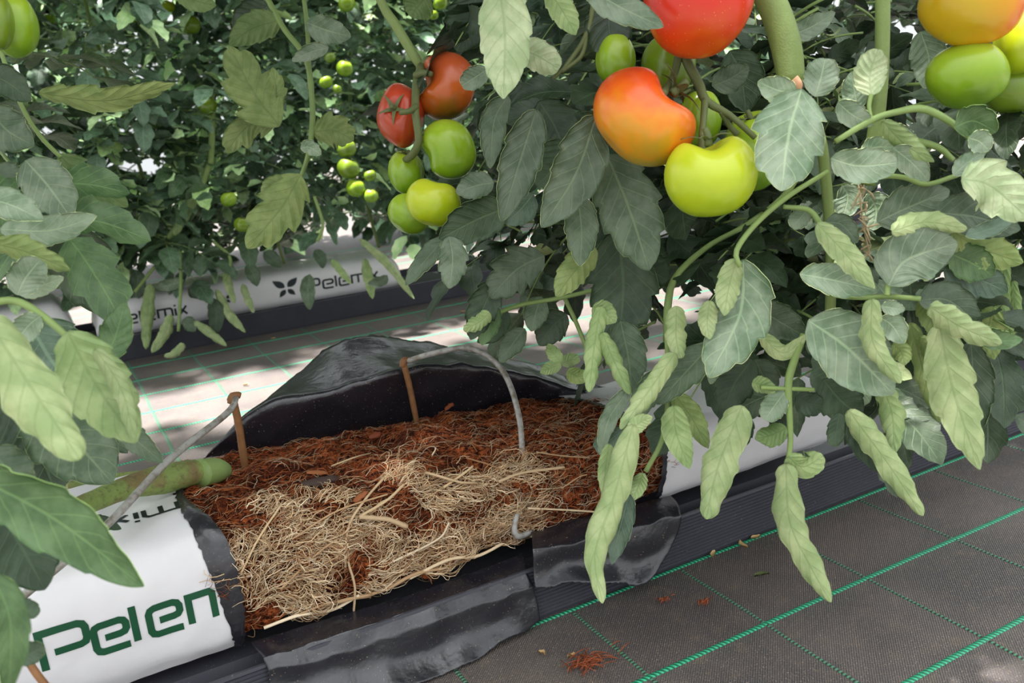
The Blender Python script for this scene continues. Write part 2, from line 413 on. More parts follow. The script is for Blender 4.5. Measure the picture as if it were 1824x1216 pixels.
# near bag, cut open in the middle
H1 = lambda x: .172+(.118-.172)*min(1, max(0, (x-.12)/.75))
BAG = Bag(1.046, .096, H1, -.42, 1.2, 1.0, 2)
cutL = lambda t: .118-.03*math.sin(PI*min(1, t/.55))+.012*math.sin(9*t)
cutR = lambda t: .775+.02*math.sin(6*t)-.02*t
def near_bag():
    g = thing('grow_bag', (.4, 1.2, .09), 'white grow bag cut open to show red-brown coir and roots', 'grow bag', 'grow bags in the gutters')
    BAG.film('film_sleeve', -.42, 0, g, None, cutL, nx=70, nt=90)
    BAG.film('film_sleeve', 0, 1.2, g, cutR, None, nx=60, nt=80)
    # black lining that shows at the torn edge
    for cf, s in ((cutL, 1), (cutR, -1)):
        V = []; n = 80; r = np.random.default_rng(3)
        for j in range(n+1):
            t = .005+.6*j/n; w = .012+.02*math.sin(PI*min(1, t/.42))**1.5 if s > 0 else .01
            for k in range(5): V.append(BAG.at(cf(t)+s*(-.004+w*k/4+(r.random()-.5)*.003), t, .0015+(.0035*math.sin(PI*k/4) if s > 0 else 0)))
        mesh_obj('film_lining', V, grid_faces(n, 4), M_FILM, g)
    # prints
    def x_at(px, t):
        lo, hi = -.4, .6
        for _ in range(40):
            m = (lo+hi)/2
            if proj(BAG.at(m, t))[0] < px: lo = m
            else: hi = m
        return lo
    for ch, px in (('P', 76), ('e', 169), ('l', 241), ('e', 267), ('n', 338)):
        print_word(BAG, ch, x_at(px, .13), .1, .0425, .074, .19, M_GREENINK, g)
    print_word(BAG, 'mix', .085, .405, .036, .045, .17, M_DARKINK, g, flip=True)
    print_word(BAG, 'Pelem', 1.10, .60, .045, .06, .16, M_DARKINK, g, flip=True)
    for k in range(3):
        V = [BAG.at(.93+.012*k+a, .3+b, .001) for a, b in ((0, 0), (.008, 0), (.008, .02), (0, .02))]
        mesh_obj('printed_mark', V, [(0, 1, 2, 3)], M_DARKINK, g, smooth=False)
    # coir block
    nx, nt = 150, 90; V = []
    for j in range(nt+1):
        t = .02+.9*j/nt
        for i in range(nx+1):
            x = .085+(.86-.085)*i/nx
            d = .012*noise.noise(Vector((x*14, t*9, 1)))+.009*noise.noise(Vector((x*40, t*30, 2)))+.005*noise.noise(Vector((x*110, t*80, 5)))
            V.append(BAG.at(x, t, -.008+d))
    blk = mesh_obj('coir_block', V, grid_faces(nt, nx), M_COIR, g)
    blk['label'] = 'red-brown coir block matted with pale roots'
    # short coir fibres and chips over the block
    r = np.random.default_rng(11)
    def strand(x, t, ln, ang, rad, lift, curl, seg=5):
        P = []; a = ang; xx, tt = x, t
        for i in range(seg+1):
            d = .012*noise.noise(Vector((xx*14, tt*9, 1)))+.009*noise.noise(Vector((xx*40, tt*30, 2)))
            P.append(BAG.at(min(.87, max(.06, xx)), min(.93, max(.012, tt)), -.006+d+rad+lift*math.sin(PI*i/seg)))
            xx += ln/seg*math.cos(a); tt += ln/seg*math.sin(a)/.72; a += curl*(r.random()-.5)
        return P
    def bundle(name, N, sampler, parent, k=3, seg=5):
        Vs = []; Fs = []; cs = []; o = 0
        for _ in range(N):
            q = sampler()
            if q is None: continue
            (x, t, ln, ang, rad, lift, curl, c) = q
            C = np.array(strand(x, t, ln, ang, rad, lift, curl, seg)); T, Nn, B = frames(C); a = np.arange(k)*2*PI/k
            for i in range(seg+1):
                rr = rad*(1-.5*i/seg); Vs.append(C[i]+(Nn[i]*np.cos(a)[:, None]+B[i]*np.sin(a)[:, None])*rr); cs += [c]*k
            for i in range(seg):
                for j in range(k): Fs.append((o+i*k+j, o+i*k+(j+1) % k, o+(i+1)*k+(j+1) % k, o+(i+1)*k+j))
            o += (seg+1)*k
        ob = mesh_obj(name, np.vstack(Vs), Fs, M_ROOT, parent, col=np.array(cs)); ob['kind'] = 'stuff'; return ob
    straw = [s2l(c) for c in ((226, 200, 164), (210, 180, 142), (242, 220, 188), (190, 154, 116), (160, 118, 82), (220, 190, 148))]
    red = [s2l(c) for c in ((160, 76, 38), (190, 96, 50), (120, 56, 30), (206, 120, 66), (90, 44, 28), (176, 108, 62))]
    def fib():
        x, t = r.uniform(.09, .86), r.uniform(.03, .9)
        c = np.array(red[r.integers(6)])*r.uniform(.6, 1.15)
        if r.random() < .26: c = np.array(straw[r.integers(6)])*r.uniform(.5, .9)
        return x, t, r.uniform(.01, .035), r.normal(.15, .9), r.uniform(.00022, .0005), r.uniform(0, .004), 1.2, c
    bundle('coir_fibres', 8000, fib, blk)
    def root():
        x, t = r.uniform(.085, .6), r.uniform(.008, .46)
        lim = .31+.06*noise.noise(Vector((x*9, t*3, 9)))+.03*noise.noise(Vector((x*30, t*9, 4)))
        if x < cutL(t)+.02 or t < .03+.035*noise.noise(Vector((x*16, 2, 7))): return None
        if t > lim or x > .56: 
            if r.random() > .05: return None
        if noise.noise(Vector((x*13, t*9, 21))) < -.14+.28*(t/.3-.6): return None
        c = np.array(straw[r.integers(6)])*r.uniform(.7, 1.4)
        ang = .4+2.2*noise.noise(Vector((x*11, t*7, 33)))+r.normal(0, .45)
        return x, t, r.uniform(.018, .06), ang, r.uniform(.0003, .0009), r.uniform(.001, .011), 1.9, c
    bundle('fine_roots', 7400, root, blk, 3, 6)
    def root2():
        x, t = r.uniform(.5, .82), r.uniform(.05, .5)
        return x, t, r.uniform(.012, .04), r.normal(.2, .7), r.uniform(.0003, .0006), r.uniform(0, .004), 1.3, np.array(straw[r.integers(6)])*r.uniform(.45, .95)
    bundle('fine_roots', 420, root2, blk, 3, 5)
    # single thick roots and chips that can be picked out
    def on_block(px, py, lift=.004):
        # nearest block surface under a pixel
        best = None
        R = ray(px, py)
        for t in np.linspace(.02, .9, 120):
            lo = BAG.at(.4, t); 
            s = (lo[1])/R[1]; P = CAM+R*s; Q = BAG.at(P[0], t); e = abs(Q[2]-P[2])
            if best is None or e < best[0]: best = (e, P)
        return best[1]-nrmz(ray(px, py))*lift
    for pts, rad in (([(705, 840), (760, 842), (815, 858), (850, 860)], .0018), ([(888, 858), (930, 842), (1005, 832)], .0022), ([(615, 1010), (620, 940), (650, 890), (685, 850)], .0017),
                     ([(620, 1000), (632, 1045), (630, 1090)], .0017), ([(640, 920), (690, 925), (725, 938)], .0034), ([(640, 920), (690, 890), (720, 862)], .002),
                     ([(955, 805), (1005, 812), (1050, 815)], .0012), ([(830, 815), (880, 830), (890, 838)], .0013), ([(940, 905), (1010, 908), (1070, 912)], .0015),
                     ([(790, 868), (830, 840), (842, 830)], .0017), ([(430, 1020), (460, 960), (500, 900)], .0014), ([(500, 1050), (560, 990), (600, 960)], .0014),
                     ([(700, 1000), (780, 960), (800, 930)], .0014), ([(470, 1118), (530, 1096), (590, 1086), (640, 1060)], .0022), ([(600, 1072), (680, 1052), (740, 1022), (790, 1012)], .0026), ([(730, 1030), (800, 996), (850, 990), (895, 968)], .0024), ([(500, 1108), (580, 1076), (660, 1062)], .0015), ([(520, 960), (600, 910), (690, 880)], .0013),
                     ([(1000, 870), (1030, 850), (1045, 845)], .0011), ([(700, 800), (640, 812), (590, 830)], .0012)):
        P = [on_block(*q, lift=.006) for q in pts]
        v, f = tube(P, rad, 16, 6, True, .3, r); c = np.array(straw[r.integers(6)])*r.uniform(.85, 1.05)
        mesh_obj('root', v, f, M_ROOT, g, col=np.tile(c, (len(v), 1)))
    for px, py, ln, wd, ang, cc in ((570, 857, .05, .014, -.1, (72, 56, 50)), (642, 884, .022, .01, .4, (150, 88, 52)), (565, 842, .03, .008, -.3, (160, 98, 58)), (800, 724, .018, .01, .5, (140, 72, 42)), (668, 775, .02, .012, .2, (126, 62, 38))):
        P = on_block(px, py, .003); n = 7; V = []; F = []
        ax = np.array([math.cos(ang), 0, math.sin(ang)]); up = nrmz(-ray(px, py)+np.array([0, 0, .6])); sd_ = np.cross(up, ax)
        for i in range(n):
            for j in range(6):
                a = j*PI/3; w = wd/2*math.sin(PI*(i+.6)/(n+.2))**.5*(1+.8*(r.random()-.5)); V.append(P+ax*ln*(i/(n-1)-.5)+sd_*w*math.cos(a)+up*w*.3*math.sin(a))
        for i in range(n-1):
            for j in range(6): F.append((i*6+j, i*6+(j+1) % 6, (i+1)*6+(j+1) % 6, (i+1)*6+j))
        F += [tuple(range(6))[::-1], tuple(range((n-1)*6, n*6))]
        c = np.array(s2l(cc)); mesh_obj('coir_chip', V, F, M_ROOT, g, col=np.tile(c, (len(V), 1)))
    # flaps of film: rows of control points -> sheet
    def sheet(name, rows, nu, nv, jag_rows, wr, seed):
        rr = np.random.default_rng(seed)
        R = [spline(row, nu) for row in rows]; R = np.array(R); V = np.zeros((nv+1, nu+1, 3))
        for i in range(nu+1): V[:, i] = spline(R[:, i], nv)
        for j in range(nv+1):
            for i in range(nu+1):
                p = V[j, i]; V[j, i] += wr*np.array([0, noise.noise(Vector((p[0]*22, p[2]*22, seed))), noise.noise(Vector((p[0]*30, p[2]*20, seed+7)))])*min(1, j/4)
        for i in range(nu+1):
            d = V[-1, i]-V[-2, i]; V[-1, i] += d*(rr.random()-.4)*1.2
        o = mesh_obj(name, V.reshape(-1, 3), grid_faces(nv, nu), M_FILM, g)
        m = o.modifiers.new('thickness', 'SOLIDIFY'); m.thickness = .0005
        return o
    YBK = 1.36
    b0 = [WY(362, 816, 1.345), WY(470, 800, 1.36), WY(620, 775, 1.36), WY(760, 760, 1.355), WY(940, 738, 1.33), WY(1150, 775, 1.25)]
    b1 = [WY(368, 806, 1.345), WY(466, 738, 1.345), WY(610, 700, 1.325), WY(725, 668, 1.315), WY(900, 668, 1.315), WY(1135, 735, 1.25)]
    b2 = [WY(372, 803, 1.35), WY(470, 716, 1.36), WY(612, 682, 1.345), WY(725, 652, 1.335), WY(900, 655, 1.33), WY(1128, 722, 1.26)]
    b3 = [WY(378, 800, 1.36), WY(490, 700, 1.42), WY(620, 640, 1.41), WY(735, 630, 1.41), WY(905, 648, 1.36), WY(1120, 710, 1.27)]
    b4 = [WY(384, 798, 1.36), WY(540, 655, 1.47), WY(632, 600, 1.47), WY(745, 610, 1.46), WY(910, 640, 1.38), WY(1112, 700, 1.28)]
    sheet('back_flap', [b0, b1, b2, b3, b4], 110, 40, True, .006, 4)
    f0 = [WY(446, 1143, 1.05), WY(600, 1096, 1.05), WY(741, 1054, 1.05), WY(930, 985, 1.05)]
    f1 = [WY(468, 1170, 1.014), WY(615, 1122, 1.014), WY(741, 1083, 1.014), WY(936, 1012, 1.014)]
    f1b = [WY(469, 1174, 1.010), WY(616, 1127, 1.010), WY(743, 1088, 1.010), WY(937, 1016, 1.010)]
    f2 = [WY(478, 1194, 1.0), WY(622, 1156, 1.0), WY(748, 1113, 1.0), WY(950, 1040, 1.0)]
    f2b = [WY(479, 1199, .9985), WY(623, 1161, .9985), WY(749, 1119, .9985), WY(951, 1045, .9985)]
    f3 = [WY(482, 1225, .997), WY(640, 1190, .996), WY(780, 1150, .995), WY(958, 1072, .996)]
    f4 = [WY(486, 1262, .99), WY(660, 1240, .97), WY(815, 1190, .97), WY(962, 1106, .992)]
    sheet('front_flap', [f0, f1, f1b, f2, f2b, f3, f4], 100, 60, True, .005, 8)
    h0 = [WY(945, 944, 1.052), WY(1050, 916, 1.05), WY(1130, 898, 1.045), WY(1195, 882, 1.045)]
    h1 = [WY(946, 956, 1.028), WY(1055, 934, 1.025), WY(1140, 912, 1.022), WY(1206, 895, 1.02)]
    h2 = [WY(947, 974, 1.004), WY(1060, 954, 1.002), WY(1145, 932, 1.0), WY(1212, 915, 1.0)]
    h2b = [WY(947, 980, 1.001), WY(1060, 960, .999), WY(1146, 938, .997), WY(1213, 922, .998)]
    h3 = [WY(950, 1015, .996), WY(1060, 1000, .995), WY(1148, 990, .994), WY(1206, 955, .995)]
    h4 = [WY(956, 1048, .985), WY(1060, 1036, .975), WY(1152, 1037, .972), WY(1186, 1000, .985)]
    sheet('front_flap', [h0, h1, h2, h2b, h3, h4], 70, 44, True, .006, 13)
    return g
GB = near_bag()
def other_bag(y0, z0, x0, x1, label, h=.165, wf=1.0, seed=9):
    b = Bag(y0, z0, lambda x: h, x0, x1, wf, seed)
    g = thing('grow_bag', ((x0+x1)/2, y0+.15, z0), label, 'grow bag', 'grow bags in the gutters')
    b.film('film_sleeve', x0, x1, g, nx=80, nt=40); return b, g
b2, g2 = other_bag(1.046, .09, 1.95, 3.2, 'grey-white grow bag end at the right edge beyond the curled leaves', .14, 1.0, 31)
bb, gb = other_bag(YB+.035, .085, .10, 1.22, 'white printed grow bag in the back row gutter', .125, 1.0, 17)
print_word(bb, 'Pelemix', .14, .09, .042, .085, .17, M_DARKINK, gb)
print_word(bb, 'Pelemix', .83, .1, .046, .09, .17, M_DARKINK, gb)
emblem(bb, .755, .155, .055, .1, M_DARKINK, gb); emblem(bb, .535, .15, .026, .05, M_DARKINK, gb)
b3, g3 = other_bag(YB+.035, .085, 2.0, 3.1, 'pale grow bag of the back row half hidden behind the near foliage', .15, 1.0, 23)
b4, g4 = other_bag(YB+.035, .085, -1.1, .04, 'pale grow bag of the back row behind the left foreground leaves', .15, 1.0, 29)

# ------------------------------------------------------------------ drip stakes and tubes
def stake(pts, r0, label):
    P = [WY(*q) for q in pts]; d = P[1]-P[0]
    g = thing('drip_stake', P[1], label, 'drip stake', 'drip stakes in the coir')
    v, f = tube([P[0], P[0]*.6+P[1]*.4+np.array([.0015, 0, 0]), P[1], P[1]+d*.25], [r0, r0*.95, r0*.9, r0*.7], 14, 9, True, .16, rng); mesh_obj('shaft', v, f, M_WOOD, g)
    v, f = tube([P[0]-d*.0+np.array([-.002, 0, -.004]), P[0]+np.array([0, 0, .004]), P[0]+np.array([.006, 0, .006]), P[0]+np.array([.011, 0, .004])], [r0*1.1, r0*1.2, r0*.95, r0*.8], 8, 8, True, .2, rng)
    mesh_obj('dripper_head', v, f, M_WOOD, g); return P
S1 = stake([(415, 712, 1.26), (438, 838, 1.26)], .0058, 'brown drip stake beside the thick green stem base')
S2 = stake([(719, 648, 1.3), (741, 744, 1.3)], .0052, 'brown drip stake standing before the black back flap')
def flex(name, P, r, mat, label, cat, n=40, k=10):
    v, f = tube(P, r, n, k); o = mesh_obj(name, v, f, mat); tag(o, label, cat); return o
flex('drip_tube', [S1[0]+np.array([.004, -.004, .004]), WY(405, 735, 1.235), WY(300, 820, 1.12), WY(190, 935, 1.03), WY(60, 1045, .97), WY(-30, 1120, .95)], .0046, M_TUBE, 'straight grey drip tube slanting down over the white bag', 'tube')
flex('drip_tube', [S2[0]+np.array([.006, -.002, .004]), WY(770, 630, 1.28), WY(838, 620, 1.24), WY(895, 660, 1.19), WY(925, 745, 1.13), WY(929, 840, 1.08), WY(921, 905, 1.05), WY(916, 945, 1.04), WY(925, 955, 1.04), WY(945, 948, 1.05)], .0046, M_TUBE, 'arched grey drip tube looping over the exposed roots', 'tube', 60)
flex('supply_pipe', [WY(1225, 668, 1.24), WY(1262, 700, 1.2), WY(1300, 726, 1.16), WY(1340, 745, 1.12)], .0055, M_BLACKTUBE, 'short black pipe above the right part of the white bag', 'pipe', 16)
def twine():
    P = [W(1402, 520, 1.28), W(1385, 640, 1.3), W(1368, 690, 1.3), W(1352, 742, 1.3)]
    C = spline(P, 60); T, N, B = frames(C); parts = []
    for ph in (0, PI):
        a = np.linspace(0, 44, 61)+ph; Q = C+(N*np.cos(a)[:, None]+B*np.sin(a)[:, None])*.0019
        parts.append(tube(Q[::1], .0019, 120, 5))
    v, f = join(parts); o = mesh_obj('support_twine', v, f, M_BLACKTUBE); tag(o, 'black twisted support twine hanging before the white bag', 'twine')
twine()

# ------------------------------------------------------------------ leaves
def leaf_arrays(sp, width, nhint, rl=.4, rr=None, p=2.0, lobe=.12, nl=4, quilt=.0012, seed=0, nu=44, nv=12, shape='o', wavy=.06, thick=True, app=True):
    r = np.random.default_rng(seed); rr = rl if rr is None else rr
    C = spline(sp, nu); T = np.gradient(C, axis=0); T /= np.linalg.norm(T, axis=1)[:, None]+1e-12
    N = np.asarray(nhint, float)[None, :]*np.ones((nu+1, 1)); N -= T*np.sum(N*T, 1)[:, None]; N /= np.linalg.norm(N, axis=1)[:, None]+1e-9
    B = np.cross(N, T)
    L = np.linalg.norm(np.diff(C, axis=0), axis=1).sum()
    u = np.linspace(0, 1, nu+1)
    if shape == 'o': w = np.maximum(u, 1e-4)**.5*np.maximum(1-u, 0)**.8
    elif shape == 'r': w = np.maximum(u, 1e-4)**.42*np.maximum(1-u, 0)**.5
    else: w = np.maximum(u, 1e-4)**.28*np.maximum(1-u, 0)**.48*(1+.15*np.sin(u*PI))*(1+.09*np.sin(u*15+seed)+.05*np.sin(u*31+2*seed))   # rolled tube
    w = w/w.max(); w[0] = max(w[0], .06); w[-1] = .02
    V = np.zeros((nu+1, nv+1, 3)); UV = np.zeros((nu+1, nv+1, 2)); h = nv//2
    a = np.linspace(0, 1, h+1); ph = r.random()*6
    for side, roll in ((-1, rl), (1, rr)):
        tph = r.random(); t = np.mod(u*nl+tph, 1.0); wl = w*(1-lobe*(1-t)**1.3)
        rm = roll*(.82+.25*np.sin(u*7+r.random()*6))
        for i in range(nu+1):
            phi = rm[i]*a**p; x = np.r_[0, np.cumsum((np.cos(phi[1:])+np.cos(phi[:-1]))/2)]/h; z = np.r_[0, np.cumsum((np.sin(phi[1:])+np.sin(phi[:-1]))/2)]/h
            if app: k = max(.2, x.max()); x = x/k; z = z/k
            hw = width/2*wl[i]
            q = u[i]*7-a*1.5; qu = quilt*np.sin(PI*(q-.5))**2*np.minimum(1, 3*a)*np.minimum(1, wl[i]*1.6)
            z = z*hw-qu*0+wavy*hw*a**2*np.sin(u[i]*11+ph+side)+(.10*hw*a*np.array([noise.noise(Vector((u[i]*4.5, side*aa*1.6, seed*1.7))) for aa in a]) if thick else 0)
            nx_ = -np.sin(phi); nz_ = np.cos(phi)
            X = x*hw+nx_*qu; Z = z+nz_*qu
            pts = C[i]+B[i]*(side*X)[:, None]+N[i]*Z[:, None]+T[i]*(a*hw*(.12+lobe*.5))[:, None]
            if side < 0: V[i, :h+1] = pts[::-1]; UV[i, :h+1, 1] = -a[::-1]
            else: V[i, h:] = pts; UV[i, h:, 1] = a
            UV[i, :, 0] = u[i]
    du = np.gradient(V, axis=0); dv = np.gradient(V, axis=1); n = np.cross(du, dv); n /= np.linalg.norm(n, axis=2)[:, :, None]+1e-12
    if np.mean(np.sum(n[:, h]*N, 1)) < 0: n = -n
    flip = np.sum(np.cross(du, dv)[nu//2, h]*N[nu//2]) < 0
    Fa = tri_grid(nu, nv, 0, flip)
    V1 = V.reshape(-1, 3); uv = UV.reshape(-1, 2)
    if not thick: return V1, Fa, uv, [0]*len(Fa)
    V2 = (V-n*.00045).reshape(-1, 3); o = len(V1)
    Fb = tri_grid(nu, nv, o, not flip)
    # rim
    ring = [j for j in range(nv+1)]+[i*(nv+1)+nv for i in range(1, nu+1)]+[nu*(nv+1)+j for j in range(nv-1, -1, -1)]+[i*(nv+1) for i in range(nu-1, 0, -1)]
    Fr = [(ring[k], ring[(k+1) % len(ring)], o+ring[(k+1) % len(ring)], o+ring[k]) for k in range(len(ring))]
    if not flip: Fr = [q[::-1] for q in Fr]
    return np.vstack([V1, V2]), Fa+Fb+Fr, np.vstack([uv, uv]), [0]*len(Fa)+[1]*(len(Fb)+len(Fr))
LSEED = [100]
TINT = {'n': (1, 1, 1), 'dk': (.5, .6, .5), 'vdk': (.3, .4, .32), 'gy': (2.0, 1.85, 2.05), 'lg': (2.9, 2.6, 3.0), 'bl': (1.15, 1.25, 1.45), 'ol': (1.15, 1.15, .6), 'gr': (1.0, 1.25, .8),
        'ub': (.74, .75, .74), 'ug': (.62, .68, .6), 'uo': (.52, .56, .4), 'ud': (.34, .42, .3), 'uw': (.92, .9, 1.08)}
def leaf(parent, pts, w, side='u', depth=1.0, roll=.4, p=2.0, tint='n', tilt=0, lobe=.12, nl=4, shape='o', rr=None, name='leaf', wavy=.13, quilt=None, d2=None, nu=44):
    """pts in photo pixels (2 or 3), w apparent width in pixels, depth in metres from the lens plane; side u: upper face towards the aisle, d: underside"""
    LSEED[0] += 1; d2 = depth if d2 is None else d2
    n = len(pts); P = [W(x, y, depth+(d2-depth)*i/(n-1)+(.006 if 0 < i < n-1 and side == 'd' else 0)) for i, (x, y) in enumerate(pts)]
    view = nrmz(CAM-P[n//2]); ax = nrmz(P[-1]-P[0]); 
    nh = np.array(Matrix.Rotation(math.radians(tilt), 3, Vector(ax)) @ Vector(view))
    if side == 'd': nh = -nh
    if quilt is None: quilt = (.042 if side == 'd' else .022)*w/FPX*depth
    if side == 'd': quilt = -quilt
    V, F, uv, mi = leaf_arrays(P, w/FPX*depth, nh, roll, rr, p, lobe, nl, quilt, LSEED[0], nu, 14 if roll > 1 else 10, shape, wavy)
    f = rng.uniform(.78, 1.25) if side == 'u' else rng.uniform(.88, 1.1)
    return mesh_obj(name, V, F, [M_TOP, M_UND], parent, uv=uv, mi=mi, tint=[f*c for c in TINT[tint]])
def stalk(parent, pts, rpx, depth, mat=None, name='petiole', d2=None, n=24, k=8):
    m = len(pts); d2 = depth if d2 is None else d2
    P = [W(x, y, depth+(d2-depth)*i/(m-1)) for i, (x, y) in enumerate(pts)]
    r = [q/FPX*depth for q in (rpx if isinstance(rpx, (list, tuple)) else [rpx]*m)]
    v, f = tube(P, r, n, k); return mesh_obj(name, v, f, mat or M_PET, parent)
def compound_mesh(seed, L=.27, det=(9, 6)):
    """a whole drooping tomato leaf: rachis with paired leaflets, along +X from the origin"""
    r = np.random.default_rng(seed); parts = []; droop = r.uniform(.3, .9)
    ax = lambda s: np.array([L*s, .02*L*math.sin(3*s+seed), L*(.18*s-droop*.6*s*s)])
    v, f = tube([ax(s) for s in np.linspace(0, .98, 6)], [.0028, .0025, .0022, .0018, .0014, .001], 10, 5)
    VV = [v]; FF = list(f); UU = [np.c_[np.zeros(len(v)), np.zeros(len(v))]]; MM = [2]*len(f); o = len(v)
    def add(base, dirv, ln, wd, sd):
        nonlocal o
        dirv = nrmz(dirv); tip = base+dirv*ln+np.array([0, 0, -ln*r.uniform(.15, .6)]); mid = (base+tip)/2+np.array([0, 0, ln*.1])
        nh = nrmz(np.array([r.normal(0, .35), r.normal(0, .35), 1]))
        V, F, uv, mi = leaf_arrays([base, mid, tip], wd, nh, r.uniform(.3, 1.2), None, 1.8, r.uniform(.15, .35), 3, .001, sd, det[0], det[1], 'o', .12, False, False)
        VV.append(V); FF.extend(tuple(i+o for i in q) for q in F); UU.append(uv); MM.extend([int(r.random() < .14)]*len(F)); o += len(V)
    k = 0
    for s, sc in ((.3, .55), (.42, .3), (.55, .9), (.66, .35), (.8, .85)):
        for sg in (-1, 1):
            k += 1; b = ax(s+r.uniform(-.03, .03)); ln = L*.42*sc*r.uniform(.8, 1.2)
            add(b, np.array([.55, sg*1.0, r.uniform(-.2, .3)]), ln, ln*r.uniform(.55, .75), seed*40+k)
    add(ax(.97), np.array([1, r.normal(0, .1), -.1]), L*.42, L*.28, seed*40+30)
    me = bpy.data.meshes.new('leaf'); V = np.vstack(VV); me.from_pydata(V.tolist(), [], [tuple(int(i) for i in q) for q in FF])
    for m in (M_TOP, M_UND, M_PET): me.materials.append(m)
    me.polygons.foreach_set('material_index', np.asarray(MM, dtype=np.int32)); me.polygons.foreach_set('use_smooth', np.ones(len(me.polygons), dtype=bool))
    l = me.uv_layers.new(name='UVMap'); vi = np.empty(len(me.loops), dtype=np.int32); me.loops.foreach_get('vertex_index', vi); l.data.foreach_set('uv', np.vstack(UU)[vi].ravel())
    me.update(); return me
CLEAF = [compound_mesh(50+i) for i in range(8)]
CNEAR = [compound_mesh(80+i, .25, (14, 8)) for i in range(6)]
def put_leaf(me, parent, loc, az, pitch, sc, tint, roll=0.0):
    o = bpy.data.objects.new('leaf', me); COL.objects.link(o); o.parent = parent
    o.location = Vector(np.asarray(loc)-WLOC[parent.name]); o.rotation_euler = Euler((roll, -pitch, az), 'XYZ'); o.scale = (sc, sc, sc); o.color = (*tint, 1); return o

# ------------------------------------------------------------------ back rows of plants
def back_plant(x, y, nleaf, label, group, zlo=.24, zhi=1.6, spread=.26, seed=0, tone=1.0, size=1.0, low=0):
    r = np.random.default_rng(seed); g = thing('tomato_plant', (x, y, .25), label, 'tomato plant', group)
    P = [np.array([x+.05*math.sin(3*z+seed), y+.04*math.cos(4*z+seed), z]) for z in np.linspace(.22, zhi, 7)]
    v, f = tube(P, .0065, 26, 7); mesh_obj('stem', v, f, M_STEM, g)
    for i in range(nleaf):
        z = zlo+.1+(zhi-zlo)*((i+r.random())/nleaf)**1.15; az = r.uniform(0, 2*PI) if r.random() < .45 else r.normal(-PI/2, .9)
        if 470 < proj((x, y-.15, z))[0] < 665 and proj((x, y-.15, z-.14))[1] > 440: continue
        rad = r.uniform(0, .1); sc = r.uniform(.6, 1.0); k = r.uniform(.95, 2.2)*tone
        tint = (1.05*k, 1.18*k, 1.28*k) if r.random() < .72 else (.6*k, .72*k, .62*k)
        put_leaf(CLEAF[r.integers(len(CLEAF))], g, (x+rad*math.cos(az)+r.normal(0, .06), y+rad*math.sin(az)+r.normal(0, .05), z), az, r.uniform(-.5, .5), sc*size, tint, r.normal(0, .3))
    for i in range(low):
        k = r.uniform(.6, 1.6); put_leaf(CLEAF[r.integers(len(CLEAF))], g, (x+r.uniform(-.22, .22), y+r.uniform(.05, .25), r.uniform(.3, .52)), r.uniform(0, 2*PI), r.uniform(-.2, .5), r.uniform(.6, .95), (k, 1.1*k, 1.1*k), r.normal(0, .3))
    return g
BACK = []
NB = 11
ORD = ['first', 'second', 'third', 'fourth', 'fifth', 'sixth', 'seventh', 'eighth', 'ninth', 'tenth', 'eleventh']
for i in range(NB):
    BACK.append(back_plant(-.55+.44*i, YB+.2+.03*math.sin(i*5), 170 if i < 6 else 105, ORD[i]+' tomato plant from the left in the back row', 'tomato plants of the back row', seed=200+i, low=0 if i in (4, 5, 6) else 34))
for i in range(10):
    back_plant(-.7+.6*i, 5.35, 170, ORD[i]+' tomato plant from the left in the far row behind the back row', 'tomato plants of the far row', .15, 1.9, seed=300+i, size=1.55)

# ------------------------------------------------------------------ near plants (parts are placed below)
PL = thing('tomato_plant', WZ(385, 842, .26), 'tomato plant with large leaves filling the left foreground', 'tomato plant', 'tomato plants of the near row')
PM = thing('tomato_plant', W(1405, 640, 1.3), 'tomato plant with the thick scarred stem and orange truss', 'tomato plant', 'tomato plants of the near row')
PR = thing('tomato_plant', W(1600, 640, 1.3), 'tomato plant with curled leaves at the right, behind the yellow truss', 'tomato plant', 'tomato plants of the near row')
PC = thing('tomato_plant', W(905, 560, 1.4), 'tomato plant with dark leaves beside the red and green truss', 'tomato plant', 'tomato plants of the near row')

PE = thing('tomato_plant', (2.55, 1.2, .23), 'tomato plant at the right edge beyond the yellow-green truss', 'tomato plant', 'tomato plants of the near row')
_v, _f = tube([(2.55, 1.2, .2), (2.6, 1.22, .8), (2.52, 1.2, 1.4), (2.55, 1.2, 1.9)], .01, 24, 9); mesh_obj('stem', _v, _f, M_STEM, PE)
# left foreground
_v, _f = tube([WZ(392, 836, .272), WZ(345, 841, .285), WZ(290, 853, .292), WZ(225, 869, .3), WZ(140, 904, .31), WZ(40, 955, .32)], [.014, .017, .0195, .0145, .0125, .011], 44, 16, True, .05, rng)
mesh_obj('stem', _v, _f, M_OLDSTEM, PL)
_v, _f = tube([WZ(402, 838, .268), WZ(384, 838, .276), WZ(356, 843, .284)], [.011, .0175, .0195], 14, 16); mesh_obj('stem_base', _v, _f, M_PET, PL)
stalk(PL, [(335, 836), (270, 846), (180, 858), (120, 868)], [8, 11, 12, 10], 1.33, M_OLDSTEM, 'side_stem', 1.25)
LL = lambda *a, **k: leaf(PL, *a, **k)
stalk(PL, [(-10, 60), (35, 180), (70, 240), (108, 280)], 4, 1.05, M_PET)
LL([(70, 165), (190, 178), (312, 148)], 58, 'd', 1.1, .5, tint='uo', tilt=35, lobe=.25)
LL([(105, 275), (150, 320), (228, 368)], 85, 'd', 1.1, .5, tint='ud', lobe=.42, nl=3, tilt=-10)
LL([(45, 285), (85, 330), (128, 390)], 92, 'u', .92, .3, tint='gy', tilt=10)
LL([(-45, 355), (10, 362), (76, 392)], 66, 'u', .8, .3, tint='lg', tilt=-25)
LL([(0, 408), (90, 410), (172, 384)], 62, 'u', .86, .35, tint='gy', tilt=-15)
